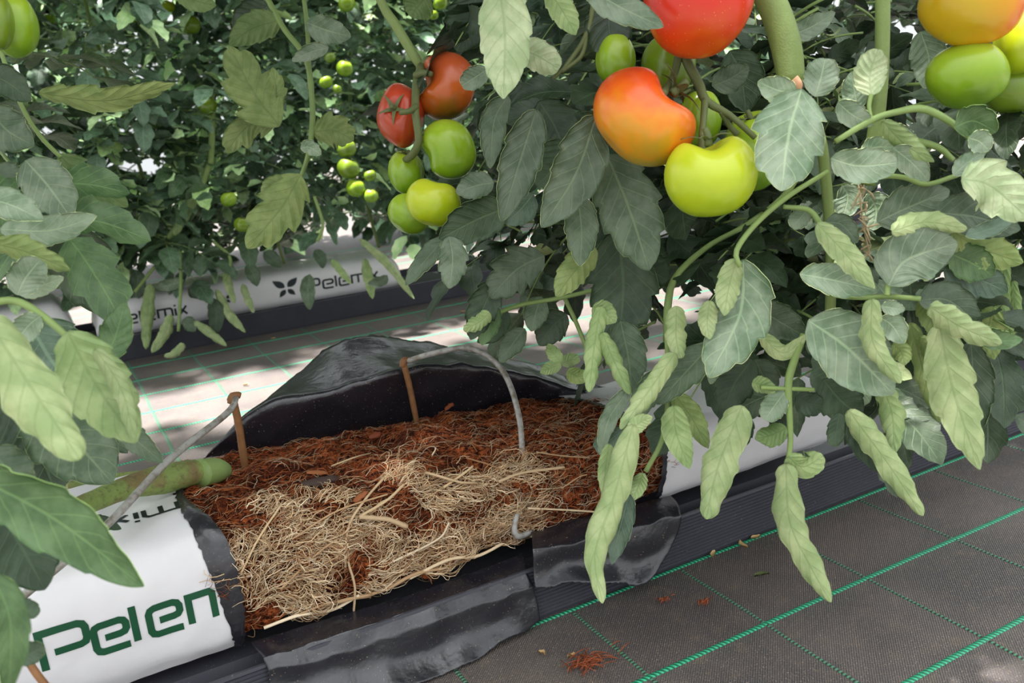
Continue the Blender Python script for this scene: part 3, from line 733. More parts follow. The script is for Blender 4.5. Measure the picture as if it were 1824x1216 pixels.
LL([(110, 400), (150, 480), (200, 560)], 120, 'u', 1.0, .5, tint='n', tilt=10)
LL([(-20, 300), (30, 330), (70, 350)], 70, 'u', 1.0, .5, tint='n')
LL([(-20, 190), (10, 230), (60, 260)], 80, 'u', 1.0, .5, tint='n')
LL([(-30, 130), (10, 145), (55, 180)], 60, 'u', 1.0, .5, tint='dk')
LL([(-20, 430), (50, 448), (125, 480)], 56, 'd', .8, .7, tint='uo', tilt=30, lobe=.25)
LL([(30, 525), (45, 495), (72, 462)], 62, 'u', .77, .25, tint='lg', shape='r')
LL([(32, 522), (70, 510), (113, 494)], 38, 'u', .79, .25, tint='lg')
stalk(PL, [(-20, 540), (28, 536), (75, 562), (135, 612)], [7, 7, 7, 5], .74, M_PET)
LL([(-30, 560), (55, 690), (142, 818)], 100, 'd', .62, 1.5, 1.5, tint='ub', shape='t', lobe=.05, tilt=-12)
LL([(120, 590), (175, 690), (243, 788)], 118, 'd', .72, .75, 2.5, tint='ug', rr=.6, lobe=.15, tilt=8)
LL([(170, 620), (215, 690), (240, 782)], 34, 'd', .705, 1.6, 1.5, tint='ub', shape='t')
LL([(182, 645), (205, 600), (223, 538)], 62, 'u', .79, .3, tint='gr', tilt=-20)
LL([(72, 562), (50, 580), (28, 608)], 48, 'u', .735, .3, tint='lg', shape='r')
LL([(50, 570), (90, 640), (140, 700)], 150, 'u', .82, .3, tint='bl', tilt=-8)
LL([(200, 745), (245, 785), (290, 824)], 48, 'u', .86, .5, tint='n', tilt=15)
LL([(60, 690), (130, 780), (200, 860)], 150, 'u', .9, .4, tint='n')
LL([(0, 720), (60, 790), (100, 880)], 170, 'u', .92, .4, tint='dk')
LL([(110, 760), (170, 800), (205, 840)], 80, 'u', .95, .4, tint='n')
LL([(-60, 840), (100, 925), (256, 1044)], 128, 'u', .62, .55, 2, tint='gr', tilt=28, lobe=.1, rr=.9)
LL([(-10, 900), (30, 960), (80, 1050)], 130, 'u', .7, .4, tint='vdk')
LL([(-20, 800), (20, 840), (60, 870)], 80, 'u', .66, .4, tint='n')
LL([(-14, 1020), (18, 1110), (14, 1240)], 70, 'u', .55, .5, tint='gr', tilt=-20)
LL([(20, 1085), (45, 1082), (68, 1095)], 34, 'u', .68, .3, tint='dk', shape='r')
LL([(26, 1170), (50, 1165), (78, 1150)], 42, 'u', .66, .3, tint='dk', shape='r')
LL([(158, 922), (185, 930), (216, 942)], 24, 'u', 1.02, .3, tint='vdk')
stalk(PL, [(40, 1160), (62, 1195), (85, 1225)], 7, .72, M_WOOD, 'dry_stalk')
# leaves standing between the rows, upper left
stalk(PC, [(470, -15), (505, 50), (545, 105), (556, 180), (555, 240), (545, 290), (525, 340)], [5, 5, 5, 5, 5, 4, 3], 1.5, M_PET)
stalk(PC, [(540, -15), (548, 60), (552, 160)], 4, 1.55, M_PET)
LM = lambda *a, **k: leaf(PC, *a, **k)
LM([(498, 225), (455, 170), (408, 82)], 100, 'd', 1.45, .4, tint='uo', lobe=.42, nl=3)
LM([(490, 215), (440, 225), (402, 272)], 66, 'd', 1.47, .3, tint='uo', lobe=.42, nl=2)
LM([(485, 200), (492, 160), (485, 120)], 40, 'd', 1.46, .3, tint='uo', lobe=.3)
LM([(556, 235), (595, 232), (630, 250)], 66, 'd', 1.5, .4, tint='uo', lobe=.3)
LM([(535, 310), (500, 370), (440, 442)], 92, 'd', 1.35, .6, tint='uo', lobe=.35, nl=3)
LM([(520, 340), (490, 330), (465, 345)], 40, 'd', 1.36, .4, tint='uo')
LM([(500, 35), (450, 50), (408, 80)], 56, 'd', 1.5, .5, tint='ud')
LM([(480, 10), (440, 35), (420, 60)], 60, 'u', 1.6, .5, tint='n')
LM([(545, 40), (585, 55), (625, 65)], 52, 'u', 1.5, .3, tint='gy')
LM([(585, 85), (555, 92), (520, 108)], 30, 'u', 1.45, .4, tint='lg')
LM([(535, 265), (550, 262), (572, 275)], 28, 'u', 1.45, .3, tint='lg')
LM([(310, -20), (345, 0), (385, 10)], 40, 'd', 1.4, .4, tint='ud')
# centre: truss plant
stalk(PC, [(600, -420), (628, -200), (672, -15), (705, 45), (735, 95), (752, 122)], [8, 8, 8, 9, 9, 8], 1.25, M_STEM, 'truss_stalk')
LM([(868, 122), (850, 135), (822, 152)], 42, 'u', 1.12, .3, tint='gy', shape='r')
LM([(880, 325), (850, 330), (812, 342)], 54, 'u', 1.14, .35, tint='gy', tilt=15)
LM([(905, 368), (850, 390), (782, 425)], 84, 'u', 1.12, .45, tint='dk', tilt=-20)
LM([(950, 345), (925, 375), (898, 398)], 58, 'u', 1.13, .3, tint='bl')
LM([(800, 420), (806, 460), (801, 514)], 58, 'u', 1.12, .3, tint='gy', lobe=.2)
LM([(795, 420), (765, 455), (722, 508)], 44, 'u', 1.14, .6, tint='n', tilt=30)
LM([(970, 455), (920, 480), (872, 530)], 90, 'u', 1.17, .35, tint='n', lobe=.3)
LM([(885, 498), (862, 545), (838, 605)], 62, 'u', 1.18, .5, tint='dk', lobe=.2)
LM([(872, 556), (855, 572), (826, 588)], 28, 'd', 1.16, 1.4, 1.5, tint='ug', shape='t')
LM([(965, 528), (955, 555), (946, 590)], 46, 'u', 1.22, .4, tint='n')
LM([(885, 545), (870, 580), (858, 615)], 40, 'u', 1.2, .6, tint='gr')
LM([(935, 585), (915, 610), (890, 645)], 46, 'u', 1.22, .7, tint='n', tilt=20)
LM([(905, 555), (880, 590), (850, 610)], 40, 'u', 1.23, .7, tint='dk')
LM([(1010, 560), (985, 580), (960, 615)], 60, 'u', 1.25, .5, tint='dk')
LM([(1000, 645), (985, 628), (976, 612)], 26, 'd', 1.24, .6, tint='ug')
LM([(1000, 648), (1018, 640), (1034, 642)], 26, 'd', 1.24, .6, tint='ug')
LM([(1000, 650), (980, 655), (962, 664)], 24, 'd', 1.24, .6, tint='ug')
LM([(1010, 660), (1030, 670), (1050, 665)], 30, 'd', 1.23, .8, tint='uo')
stalk(PC, [(1085, 510), (1000, 530), (920, 545), (850, 575)], 4, 1.22, M_PET)
stalk(PC, [(990, 500), (1020, 560), (1045, 620)], 4, 1.24, M_PET)
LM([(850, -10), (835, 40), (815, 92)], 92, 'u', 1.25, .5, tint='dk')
LM([(760, -10), (745, 10), (732, 30)], 60, 'd', 1.35, .5, tint='ud')
# middle plant
LK = lambda *a, **k: leaf(PM, *a, **k)
stalk(PM, [(1180, -620), (1270, -330), (1330, -110), (1358, -30), (1385, 30), (1402, 90), (1410, 148)], [20, 22, 25, 26, 27, 27, 24], .97, M_STEM, 'stem', .99, 60, 18)
stalk(PM, [(1412, 142), (1421, 152), (1424, 160)], [11, 9, 4], .955, M_SCAR, 'stem_scar')
LK([(888, -40), (900, 60), (897, 176)], 98, 'd', .95, .45, tint='uw', tilt=10)
LK([(910, 85), (950, 95), (996, 122)], 56, 'd', 1.0, .9, tint='uw', shape='r')
LK([(975, -20), (1000, 15), (1026, 62)], 48, 'd', 1.0, .6, tint='ug')
LK([(1040, -25), (1110, 15), (1182, 48)], 64, 'u', .88, .3, tint='gy', tilt=-20)
LK([(1090, -10), (1085, 50), (1100, 110)], 90, 'u', 1.02, .4, tint='vdk')
stalk(PM, [(1060, -10), (1045, 60), (1010, 115), (985, 140)], [5, 5, 4, 3], 1.02, M_PEDD)
stalk(PM, [(1045, 60), (1035, 100), (1000, 128)], 4, 1.02, M_PEDD)
LK([(955, 195), (925, 290), (893, 394)], 78, 'u', 1.0, 1.7, 5, tint='n', tilt=-8, wavy=.12)
LK([(905, 170), (880, 215), (873, 300)], 50, 'u', 1.04, .8, 4, tint='n')
LK([(1062, 205), (1025, 310), (965, 405)], 98, 'u', .98, 1.5, 5, tint='n', rr=.3, tilt=-6)
LK([(1028, 345), (1036, 410), (1033, 474)], 64, 'u', 1.03, 1.4, 5, tint='n')
LK([(1080, 275), (1120, 370), (1156, 482)], 122, 'u', 1.03, .6, 4, tint='n', lobe=.2)
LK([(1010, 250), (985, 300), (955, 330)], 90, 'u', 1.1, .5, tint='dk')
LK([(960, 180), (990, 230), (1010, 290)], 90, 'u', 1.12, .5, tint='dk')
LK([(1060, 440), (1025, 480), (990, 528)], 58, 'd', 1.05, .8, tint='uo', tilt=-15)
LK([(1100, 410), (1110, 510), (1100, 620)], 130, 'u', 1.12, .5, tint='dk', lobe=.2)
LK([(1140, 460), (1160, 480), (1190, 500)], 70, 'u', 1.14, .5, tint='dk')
LK([(1070, 545), (1058, 620), (1049, 698)], 36, 'd', 1.05, 1.9, 1.3, tint='ug', shape='t')
LK([(1056, 545), (1075, 555), (1097, 574)], 40, 'd', 1.05, .7, tint='ug')
LK([(1072, 592), (1095, 645), (1122, 702)], 30, 'd', 1.05, 2.0, 1.3, tint='ug', shape='t')
LK([(1105, 570), (1120, 640), (1125, 700)], 72, 'u', 1.1, .5, tint='n')
LK([(1205, 545), (1204, 600), (1212, 638)], 38, 'd', 1.0, 1.6, 1.3, tint='ub', shape='t')
LK([(1202, 628), (1160, 690), (1105, 764)], 38, 'd', .99, 1.9, 1.3, tint='ub', shape='t', lobe=.15)
LK([(1270, 610), (1220, 665), (1170, 720)], 66, 'u', 1.02, .6, tint='n', tilt=20)
LK([(1200, 660), (1160, 690), (1120, 760)], 50, 'u', 1.04, .4, tint='n')
LK([(1122, 690), (1085, 745), (1068, 810)], 34, 'u', 1.06, .6, tint='gy')
LK([(1110, 765), (1085, 785), (1060, 800)], 46, 'u', 1.07, .3, tint='bl', shape='r')
LK([(1128, 755), (1095, 880), (1060, 985), (1073, 1074)], 50, 'd', .97, 2.0, 1.3, tint='ub', shape='t', lobe=.06, nu=50)
LK([(1122, 880), (1105, 940), (1090, 1005)], 44, 'u', 1.0, .7, tint='bl')
LK([(1145, 842), (1138, 865), (1124, 892)], 28, 'd', 1.0, .7, tint='ug')
LK([(1122, 772), (1140, 752), (1162, 742)], 30, 'd', .98, .8, tint='ub')
LK([(1085, 790), (1078, 840), (1078, 890)], 28, 'd', 1.0, .8, tint='ug')
stalk(PM, [(1188, 600), (1190, 700), (1180, 780), (1150, 840)], 4.5, 1.05, M_PET)
stalk(PM, [(1188, 610), (1190, 540), (1205, 490), (1262, 438), (1330, 400), (1400, 345), (1440, 270)], [7, 7, 6, 5, 5, 6, 6], 1.12, M_PET)
LK([(1200, 722), (1205, 770), (1228, 834)], 50, 'd', 1.0, .8, tint='ug', lobe=.05)
LK([(1200, 700), (1230, 740), (1262, 798)], 44, 'd', 1.04, .8, tint='uo')
LK([(1322, 722), (1280, 830), (1258, 924)], 66, 'd', .97, 1.4, 1.4, tint='ub', shape='t', lobe=.06, tilt=10)
LK([(1335, 742), (1320, 770), (1308, 805)], 44, 'u', 1.02, .5, tint='vdk')
LK([(1325, 462), (1318, 560), (1262, 672)], 118, 'u', .95, 1.2, 4, tint='gy', lobe=.18, wavy=.16)
LK([(1312, 460), (1298, 510), (1290, 562)], 48, 'd', .935, 1.0, 2, tint='ub', tilt=-20)
LK([(1264, 535), (1260, 575), (1264, 604)], 34, 'd', .94, 1.0, tint='ub')
LK([(1345, 545), (1385, 570), (1436, 600)], 66, 'u', 1.0, .5, tint='n')
LK([(1352, 592), (1395, 628), (1438, 596)], 30, 'd', .975, 1.0, tint='ub')
LK([(1340, 640), (1310, 680), (1290, 730)], 80, 'u', 1.06, .5, tint='dk')
LK([(1345, 640), (1360, 670), (1372, 705)], 60, 'u', 1.06, .4, tint='n')
LK([(1285, 640), (1272, 660), (1266, 684)], 24, 'u', .98, .5, tint='n')
stalk(PM, [(1432, 595), (1412, 650), (1404, 690), (1408, 780), (1402, 835)], [6, 7, 7, 5, 5], .98, M_PET)
stalk(PM, [(1355, 690), (1404, 692), (1450, 694)], 4, .98, M_PET)
LK([(1418, 705), (1440, 718), (1466, 722)], 48, 'u', .99, .3, tint='vdk', shape='r')
LK([(1466, 675), (1495, 710), (1535, 742)], 82, 'u', .99, .4, tint='dk')
LK([(1398, 698), (1380, 722), (1362, 748)], 46, 'u', .98, .3, tint='gy', shape='r')
LK([(1402, 762), (1375, 775), (1345, 782)], 44, 'd', .98, .6, tint='ud', tilt=20)
LK([(1340, 680), (1365, 688), (1380, 700)], 30, 'd', .98, .8, tint='ug')
LK([(1405, 742), (1390, 752), (1372, 758)], 38, 'u', 1.0, .4, tint='vdk', shape='r')
LK([(1400, 826), (1408, 930), (1445, 1010), (1480, 1072)], 54, 'd', .9, 1.8, 1.3, tint='ub', shape='t', lobe=.06, nu=50)
LK([(1404, 812), (1430, 830), (1466, 812)], 52, 'd', .9, .5, tint='ug', tilt=25, shape='r', quilt=.0008)
LK([(1495, 735), (1490, 765), (1484, 795)], 34, 'u', .96, .4, tint='dk', shape='r')
# big pale leaf over the green tomato
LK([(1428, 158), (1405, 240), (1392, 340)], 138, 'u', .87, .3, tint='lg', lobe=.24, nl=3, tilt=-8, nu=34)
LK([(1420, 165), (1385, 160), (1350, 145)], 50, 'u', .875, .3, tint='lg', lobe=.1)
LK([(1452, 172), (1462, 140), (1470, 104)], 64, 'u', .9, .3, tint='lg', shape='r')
# right plant
LR = lambda *a, **k: leaf(PR, *a, **k)
stalk(PR, [(1590, -620), (1582, -300), (1573, -30), (1572, 60), (1568, 160), (1556, 256), (1545, 330)], [11, 12, 13, 13, 13, 14, 14], 1.06, M_STEM, 'stem', 1.1, 26, 14)
stalk(PR, [(1440, 180), (1462, 250), (1470, 310), (1476, 380), (1480, 480), (1478, 590)], 10, 1.04, M_STEM, 'side_stem', 1.12)
stalk(PR, [(1488, 252), (1550, 215), (1595, 200), (1645, 194), (1700, 222), (1748, 266)], [5, 6, 6, 7, 6, 4], .9, M_PET)
stalk(PR, [(1552, 215), (1548, 190), (1552, 168)], 4, .9, M_PET)
stalk(PR, [(1572, 250), (1620, 250), (1670, 262), (1698, 285)], [8, 7, 6, 5], .98, M_PET)
stalk(PR, [(1318, 475), (1312, 446), (1345, 400), (1400, 352), (1475, 305)], [4, 5, 5, 5, 4], .93, M_PET)
stalk(PR, [(1395, 368), (1440, 374), (1462, 400), (1480, 425)], [4, 5, 5, 3], .94, M_PET)
stalk(PR, [(1560, 312), (1610, 316), (1650, 328), (1705, 312)], 4.5, .93, M_PET)
stalk(PR, [(1440, 500), (1480, 524), (1530, 530), (1580, 528), (1640, 532)], [3, 4, 4.5, 4.5, 4.5], .95, M_PET, d2=.91)
stalk(PR, [(1580, 526), (1582, 505), (1590, 480)], 5, .905, M_PET)
LR([(1552, 170), (1550, 130), (1564, 88)], 58, 'd', .9, .4, tint='uw', shape='r')
LR([(1528, 195), (1522, 160), (1516, 128)], 48, 'u', .95, .3, tint='gy')
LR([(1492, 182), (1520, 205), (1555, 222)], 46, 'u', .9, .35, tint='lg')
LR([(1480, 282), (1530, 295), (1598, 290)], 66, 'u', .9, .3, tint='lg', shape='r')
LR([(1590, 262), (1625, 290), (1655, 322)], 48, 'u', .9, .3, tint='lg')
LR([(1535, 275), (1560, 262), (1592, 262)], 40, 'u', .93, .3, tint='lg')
LR([(1572, 215), (1615, 258), (1664, 288)], 40, 'd', .89, .9, tint='ug', tilt=20)
LR([(1590, 222), (1610, 240), (1635, 252)], 30, 'u', .9, .3, tint='lg')
LR([(1700, 226), (1735, 215), (1775, 235)], 66, 'u', .88, .6, tint='gr', tilt=20, wavy=.2)
LR([(1725, 245), (1745, 252), (1762, 268)], 44, 'u', .875, .5, tint='lg')
LR([(1698, 312), (1722, 290), (1758, 266)], 34, 'u', .88, .3, tint='gy')
LR([(1712, 318), (1765, 330), (1835, 392)], 96, 'd', .86, .55, tint='uw', tilt=-12, lobe=.2)
LR([(1665, 378), (1735, 385), (1818, 408)], 84, 'u', .91, .4, tint='n', tilt=-20)
LR([(1562, 395), (1615, 370), (1692, 338)], 82, 'u', .94, .4, tint='gy', tilt=10)
LR([(1588, 412), (1650, 395), (1722, 408)], 42, 'd', .895, 1.3, 1.4, tint='ub', shape='t')
LR([(1720, 420), (1770, 405), (1815, 380)], 30, 'u', .9, .5, tint='bl')
LR([(1582, 508), (1615, 462), (1706, 432)], 102, 'u', .9, .25, tint='gy', tilt=6, lobe=.06)
LR([(1425, 488), (1490, 500), (1565, 518)], 64, 'u', .93, .5, tint='lg', tilt=-20)
LR([(1455, 398), (1505, 450), (1558, 514)], 48, 'd', .9, .8, tint='ub', tilt=-15)
LR([(1470, 395), (1500, 400), (1528, 432)], 40, 'u', .92, .3, tint='n')
LR([(1440, 372), (1428, 385), (1410, 405)], 36, 'u', .95, .3, tint='gy', shape='r')
LR([(1500, 330), (1510, 350), (1500, 390)], 50, 'u', .97, .3, tint='gy')
LR([(1545, 345), (1560, 370), (1555, 410)], 56, 'u', .98, .3, tint='gy')
LR([(1440, 570), (1510, 620), (1592, 702)], 126, 'u', .92, .3, tint='gy', tilt=-12, lobe=.06)
LR([(1553, 532), (1556, 610), (1604, 682)], 42, 'd', .89, 1.7, 1.3, tint='ub', shape='t')
LR([(1568, 565), (1590, 580), (1610, 612)], 46, 'u', .91, .5, tint='lg', wavy=.2)
LR([(1590, 612), (1605, 625), (1612, 650)], 34, 'd', .92, .9, tint='uo')
LR([(1570, 545), (1590, 548), (1612, 552)], 28, 'u', .9, .3, tint='lg')
LR([(1622, 575), (1645, 660), (1674, 752)], 34, 'd', .95, 1.7, 1.3, tint='uo', shape='t')
LR([(1640, 600), (1655, 630), (1670, 660)], 22, 'd', .94, 1.7, 1.3, tint='uo', shape='t')
LR([(1672, 575), (1700, 700), (1745, 836)], 84, 'd', .9, .9, 2, tint='ub', lobe=.18, tilt=-10)
LR([(1730, 610), (1735, 680), (1735, 780)], 70, 'u', .95, .5, tint='n')
LR([(1656, 545), (1710, 580), (1784, 612)], 50, 'd', .87, 1.3, 1.4, tint='ub', shape='t')
LR([(1730, 585), (1775, 605), (1822, 604)], 40, 'u', .88, .5, tint='gr')
LR([(1635, 535), (1690, 535), (1748, 582)], 70, 'u', .93, .35, tint='n', tilt=-15)
LR([(1640, 530), (1655, 560), (1668, 600)], 40, 'd', .94, .8, tint='uo')
LR([(1695, 412), (1745, 440), (1822, 468)], 76, 'd', .93, .6, tint='uo', lobe=.2)
LR([(1680, 478), (1740, 495), (1795, 520)], 76, 'u', .95, .4, tint='bl', lobe=.2)
LR([(1690, 450), (1735, 470), (1770, 490)], 70, 'u', .94, .7, tint='gr')
LR([(1770, 545), (1762, 590), (1770, 640)], 50, 'd', .96, .9, tint='uo')
LR([(1512, 730), (1580, 822), (1644, 918)], 46, 'd', .9, 1.7, 1.3, tint='ub', shape='t')
LR([(1510, 745), (1550, 800), (1590, 850)], 56, 'u', .93, .5, tint='vdk')
LR([(1570, 680), (1590, 740), (1592, 806)], 44, 'd', .93, 1.3, 1.4, tint='ug', shape='t')
LR([(1790, 470), (1785, 540), (1790, 600)], 30, 'd', 1.0, 1.5, 1.4, tint='ud', shape='t')
LR([(1805, 500), (1808, 560), (1802, 600)], 22, 'd', 1.0, 1.5, 1.4, tint='ud', shape='t')
LR([(1402, 64), (1440, 50), (1488, 22)], 42, 'u', 1.02, .4, tint='gy')
LR([(1640, 55), (1655, 105), (1648, 158)], 66, 'u', 1.05, .4, tint='n')
LR([(1268, 152), (1300, 140), (1334, 118)], 52, 'u', 1.06, .4, tint='n')
LR([(1300, 90), (1320, 130), (1330, 200)], 80, 'u', 1.12, .4, tint='dk')
stalk(PR, [(1200, 640), (1330, 440)], 3, 1.3, M_PET)
# leaves deeper in the near row
def fill(parent, n, x0, x1, y0, y1, d0, d1, tints, seed, ok=None):
    r = np.random.default_rng(seed)
    for _ in range(n):
        px, py = r.uniform(x0, x1), r.uniform(y0, y1)
        if ok and not ok(px, py): continue
        P = W(px, py, r.uniform(d0, d1)); az = r.uniform(0, 2*PI); t = np.array(TINT[tints[r.integers(len(tints))]])*r.uniform(.7, 1.2)
        put_leaf(CNEAR[r.integers(len(CNEAR))], parent, P, az, r.uniform(-.7, .3), r.uniform(.6, .95), t, r.normal(0, .4))
fill(PM, 60, 1080, 1480, -80, 420, 1.2, 1.6, ['dk', 'n', 'dk', 'gy'], 5)
fill(PM, 14, 1120, 1420, 420, 580, 1.15, 1.4, ['dk', 'n', 'dk'], 6)
fill(PR, 75, 1440, 1900, -80, 470, 1.15, 1.7, ['dk', 'n', 'n', 'gy'], 7)
fill(PR, 14, 1480, 1740, 450, 640, 1.1, 1.4, ['dk', 'n', 'gy'], 8)
fill(PC, 34, 900, 1120, -80, 430, 1.25, 1.6, ['dk', 'n', 'dk', 'bl'], 9)
fill(PL, 16, -160, 10, -60, 700, 1.0, 1.3, ['n', 'dk', 'gr'], 10)
_r = np.random.default_rng(77)
for _ in range(110):
    put_leaf(CNEAR[_r.integers(len(CNEAR))], PE, (2.5+_r.normal(0, .22), 1.2+_r.normal(0, .12), _r.uniform(.35, 1.9)), _r.uniform(0, 2*PI), _r.uniform(-.6, .4), _r.uniform(.8, 1.2), np.array(TINT['n'])*_r.uniform(.6, 1.5), _r.normal(0, .3))
# unseen plant tops added above the frame, spread wide to shade both aisles
def shade_canopy(parent, xc, n, seed):
    r = np.random.default_rng(seed)
    for _ in range(n):
        put_leaf(CNEAR[r.integers(len(CNEAR))], parent, (xc+r.normal(0, .3), r.uniform(.8, 2.5), r.uniform(1.45, 2.0)), r.uniform(0, 2*PI), r.uniform(-.5, .4), r.uniform(1.2, 1.6), (1, 1, 1), 0)
for pp, xc, s in ((PL, -.25, 1), (PC, .35, 2), (PM, 1.0, 3), (PR, 1.7, 4)): shade_canopy(pp, xc, 110, s)

# ------------------------------------------------------------------ tomatoes
def fruit_mesh(seed, ry=.85, lobes=5, lamp=.05, cleft=0.0, cw=.5, nu=40, nv=28):
    """unit fruit, calyx at +Z; cleft cuts a groove from the calyx down the +X... sides so it reads two-lobed"""
    r = np.random.default_rng(seed); V = []; ph = r.random()*6
    for j in range(nv+1):
        th = PI*j/nv
        for i in range(nu):
            a = 2*PI*i/nu; rad = 1+lamp*math.cos(lobes*a+ph)*math.sin(th)**.8*(.4+.6*math.cos(th/2))
            x, y, z = math.sin(th)*math.cos(a)*rad, math.sin(th)*math.sin(a)*rad, math.cos(th)*ry
            z -= .22*math.exp(-(math.sin(th)/.34)**2)*(1 if th < PI/2 else -.35)
            if cleft: 
                g = math.exp(-(x/cw)**2)*max(0, .35+.65*math.cos(th)); k = 1-cleft*g; z *= k; y *= 1-.25*cleft*g
            V.append((x, y, z))
    F = []
    for j in range(nv):
        for i in range(nu): F.append((j*nu+i, (j+1)*nu+i, (j+1)*nu+(i+1) % nu, j*nu+(i+1) % nu))
    return np.array(V), F
def calyx_parts(parent, c, axis, R, star=True, mat=None, stem_to=None):
    ax = nrmz(axis); s = nrmz(np.cross(ax, [.3, .2, .9])); t = np.cross(ax, s); top = c+ax*R*.8
    V = []; F = []
    for k in range(5):
        a = 2*PI*k/5+.4; d = s*math.cos(a)+t*math.sin(a); o = len(V); n = 5; w = np.cross(ax, d)
        for i in range(n+1):
            u = i/n; p = top+d*R*.62*u+ax*R*(.10*math.sin(PI*u)+.1*u*u); ww = R*.085*(1-u)**.7
            V += [p-w*ww, p+ax*R*.02, p+w*ww]
        for i in range(n):
            for j in range(2): q = o+i*3+j; F.append((q, q+1, q+4, q+3))
    v2, f2 = tube([top-ax*R*.1, top+ax*R*.12, top+ax*R*.3+s*R*.06], [R*.1, R*.085, R*.07], 6, 7)
    v, f = join([(np.array(V), F), (v2, f2)])
    mesh_obj('calyx', v, f, mat or M_PEDD, parent)
def tomato(cx, cy, rx, ry, d, mat, label, axis=(0, 1, 0), cleft=0.0, cw=.5, lobes=5, lamp=.04, seed=1, calyx=True, group=None, spin=0.0, aspect=.85, name='tomato'):
    """centre and half sizes in photo pixels; axis of the calyx in camera space (right, up, towards camera)"""
    C = W(cx, cy, d); R = (rx+ry)/2/FPX*d
    A = nrmz(RT*axis[0]+UP*axis[1]-FW*axis[2]); X = nrmz(np.cross(UP if abs(A @ UP) < .9 else FW, A)); Y = np.cross(A, X)
    X, Y = X*math.cos(spin)+Y*math.sin(spin), -X*math.sin(spin)+Y*math.cos(spin)
    V, F = fruit_mesh(seed, aspect, lobes, lamp, cleft, cw); V = V @ np.array([X, Y, A])
    # true size across the view: scale to the pixel half sizes
    r_ = V @ RT; u_ = V @ UP; f_ = V @ FW
    sx = (rx/FPX*d)/((r_.max()-r_.min())/2); su = (ry/FPX*d)/((u_.max()-u_.min())/2); sf = R/((f_.max()-f_.min())/2)*.95
    r_ = r_-(r_.max()+r_.min())/2; u_ = u_-(u_.max()+u_.min())/2
    V = np.outer(r_*sx, RT)+np.outer(u_*su, UP)+np.outer(f_*sf, FW)
    g = thing(name, C-np.array([0, 0, R]), label, 'tomato', group)
    mesh_obj('flesh', V+C, F, mat, g)
    if calyx: calyx_parts(g, C, A, R)
    return g
RED, ORA, YEL, GRN, DGR = s2l((206, 42, 20)), s2l((236, 112, 22)), s2l((206, 200, 40)), s2l((132, 172, 34)), s2l((84, 128, 30))
MT_RED = tomato_mat('tomato_red', [(.1, s2l((214, 84, 22))), (.4, s2l((214, 46, 22))), (.9, s2l((196, 30, 18)))], (0, 0, 1), namp=.3, speck=1)
MT_ORA = tomato_mat('tomato_orange', [(.08, s2l((176, 152, 34))), (.32, s2l((232, 148, 26))), (.55, s2l((236, 104, 26))), (.8, s2l((216, 62, 26)))], (.35, 0, .75), namp=.6)
MT_ORB = tomato_mat('tomato_orange_brown', [(.1, s2l((112, 88, 24))), (.4, s2l((192, 92, 28))), (.75, s2l((186, 84, 42)))], (0, 0, .9), namp=.4)
MT_RDB = tomato_mat('tomato_red_brown', [(.1, s2l((170, 66, 28))), (.8, s2l((190, 66, 38)))], (0, 0, .9), namp=.4)
MT_YGR = tomato_mat('tomato_yellow_green', [(.1, s2l((140, 170, 18))), (.5, s2l((184, 202, 28))), (.85, s2l((206, 214, 52)))], (0, 0, .7), namp=.4)
MT_GRN = tomato_mat('tomato_green', [(.1, s2l((96, 136, 26))), (.5, s2l((136, 172, 32))), (.85, s2l((162, 190, 50)))], (0, 0, .8), namp=.4)
MT_DGR = tomato_mat('tomato_dark_green', [(.1, s2l((92, 122, 26))), (.6, s2l((120, 148, 34))), (.9, s2l((130, 150, 40)))], (0, 0, .8), namp=.4)
MT_OYL = tomato_mat('tomato_orange_yellow', [(.15, s2l((196, 164, 24))), (.42, s2l((222, 152, 20))), (.62, s2l((232, 112, 20))), (.9, s2l((214, 76, 24)))], (.9, 0, .3), namp=.3)
GT1, GT2, GT3, GT4 = 'tomatoes of the orange truss', 'tomatoes of the right truss', 'tomatoes of the red and green truss', 'tomatoes at the far left'
tomato(1242, -4, 98, 101, .93, MT_RED, 'large speckled red tomato at the top edge', (0, .9, -.2), seed=2, calyx=False, group=GT1, aspect=.9)
tomato(1148, 208, 91, 87, .95, MT_ORA, 'large two-lobed orange tomato below the red one', (.75, .62, .05), .42, .42, 3, .03, 3, True, GT1, spin=PI/2)
tomato(1266, 315, 83, 73, .92, MT_YGR, 'large heart-shaped yellow-green tomato at the truss bottom', (-.12, .95, .22), .36, .4, 4, .02, 4, True, GT1, spin=0)
tomato(1097, 108, 36, 42, 1.03, MT_GRN, 'green tomato half hidden above left of the two-lobed orange tomato', seed=5, calyx=False, group=GT1)
tomato(1190, 118, 48, 50, 1.05, MT_DGR, 'dark green tomato behind the stalks under the red tomato', seed=6, calyx=False, group=GT1)
tomato(1247, 214, 38, 48, 1.02, MT_GRN, 'green tomato between the orange and the heart-shaped tomatoes', seed=7, calyx=False, group=GT1)
tomato(1343, 268, 56, 74, 1.0, MT_GRN, 'green tomato half covered by the big pale lobed leaf', (-.2, .9, .3), seed=8, group=GT1)
tomato(1733, 8, 90, 68, .9, MT_OYL, 'orange and yellow tomato at the top right edge', (.1, .9, -.2), seed=9, calyx=False, group=GT2)
tomato(1723, 135, 73, 55, .93, MT_GRN, 'wide green tomato under the orange and yellow one', (0, .9, -.3), lobes=4, seed=10, calyx=False, group=GT2)
tomato(1822, 76, 46, 54, .95, MT_YGR, 'yellow-green tomato cut by the right edge of the frame', seed=11, calyx=False, group=GT2)
tomato(1806, 158, 56, 40, .98, MT_DGR, 'dark green tomato lowest at the right edge', seed=12, calyx=False, group=GT2)
tomato(714, 206, 43, 57, 1.2, MT_RDB, 'red tomato with star calyx facing the camera', (-.15, .05, 1), lobes=4, lamp=.05, seed=13, group=GT3)
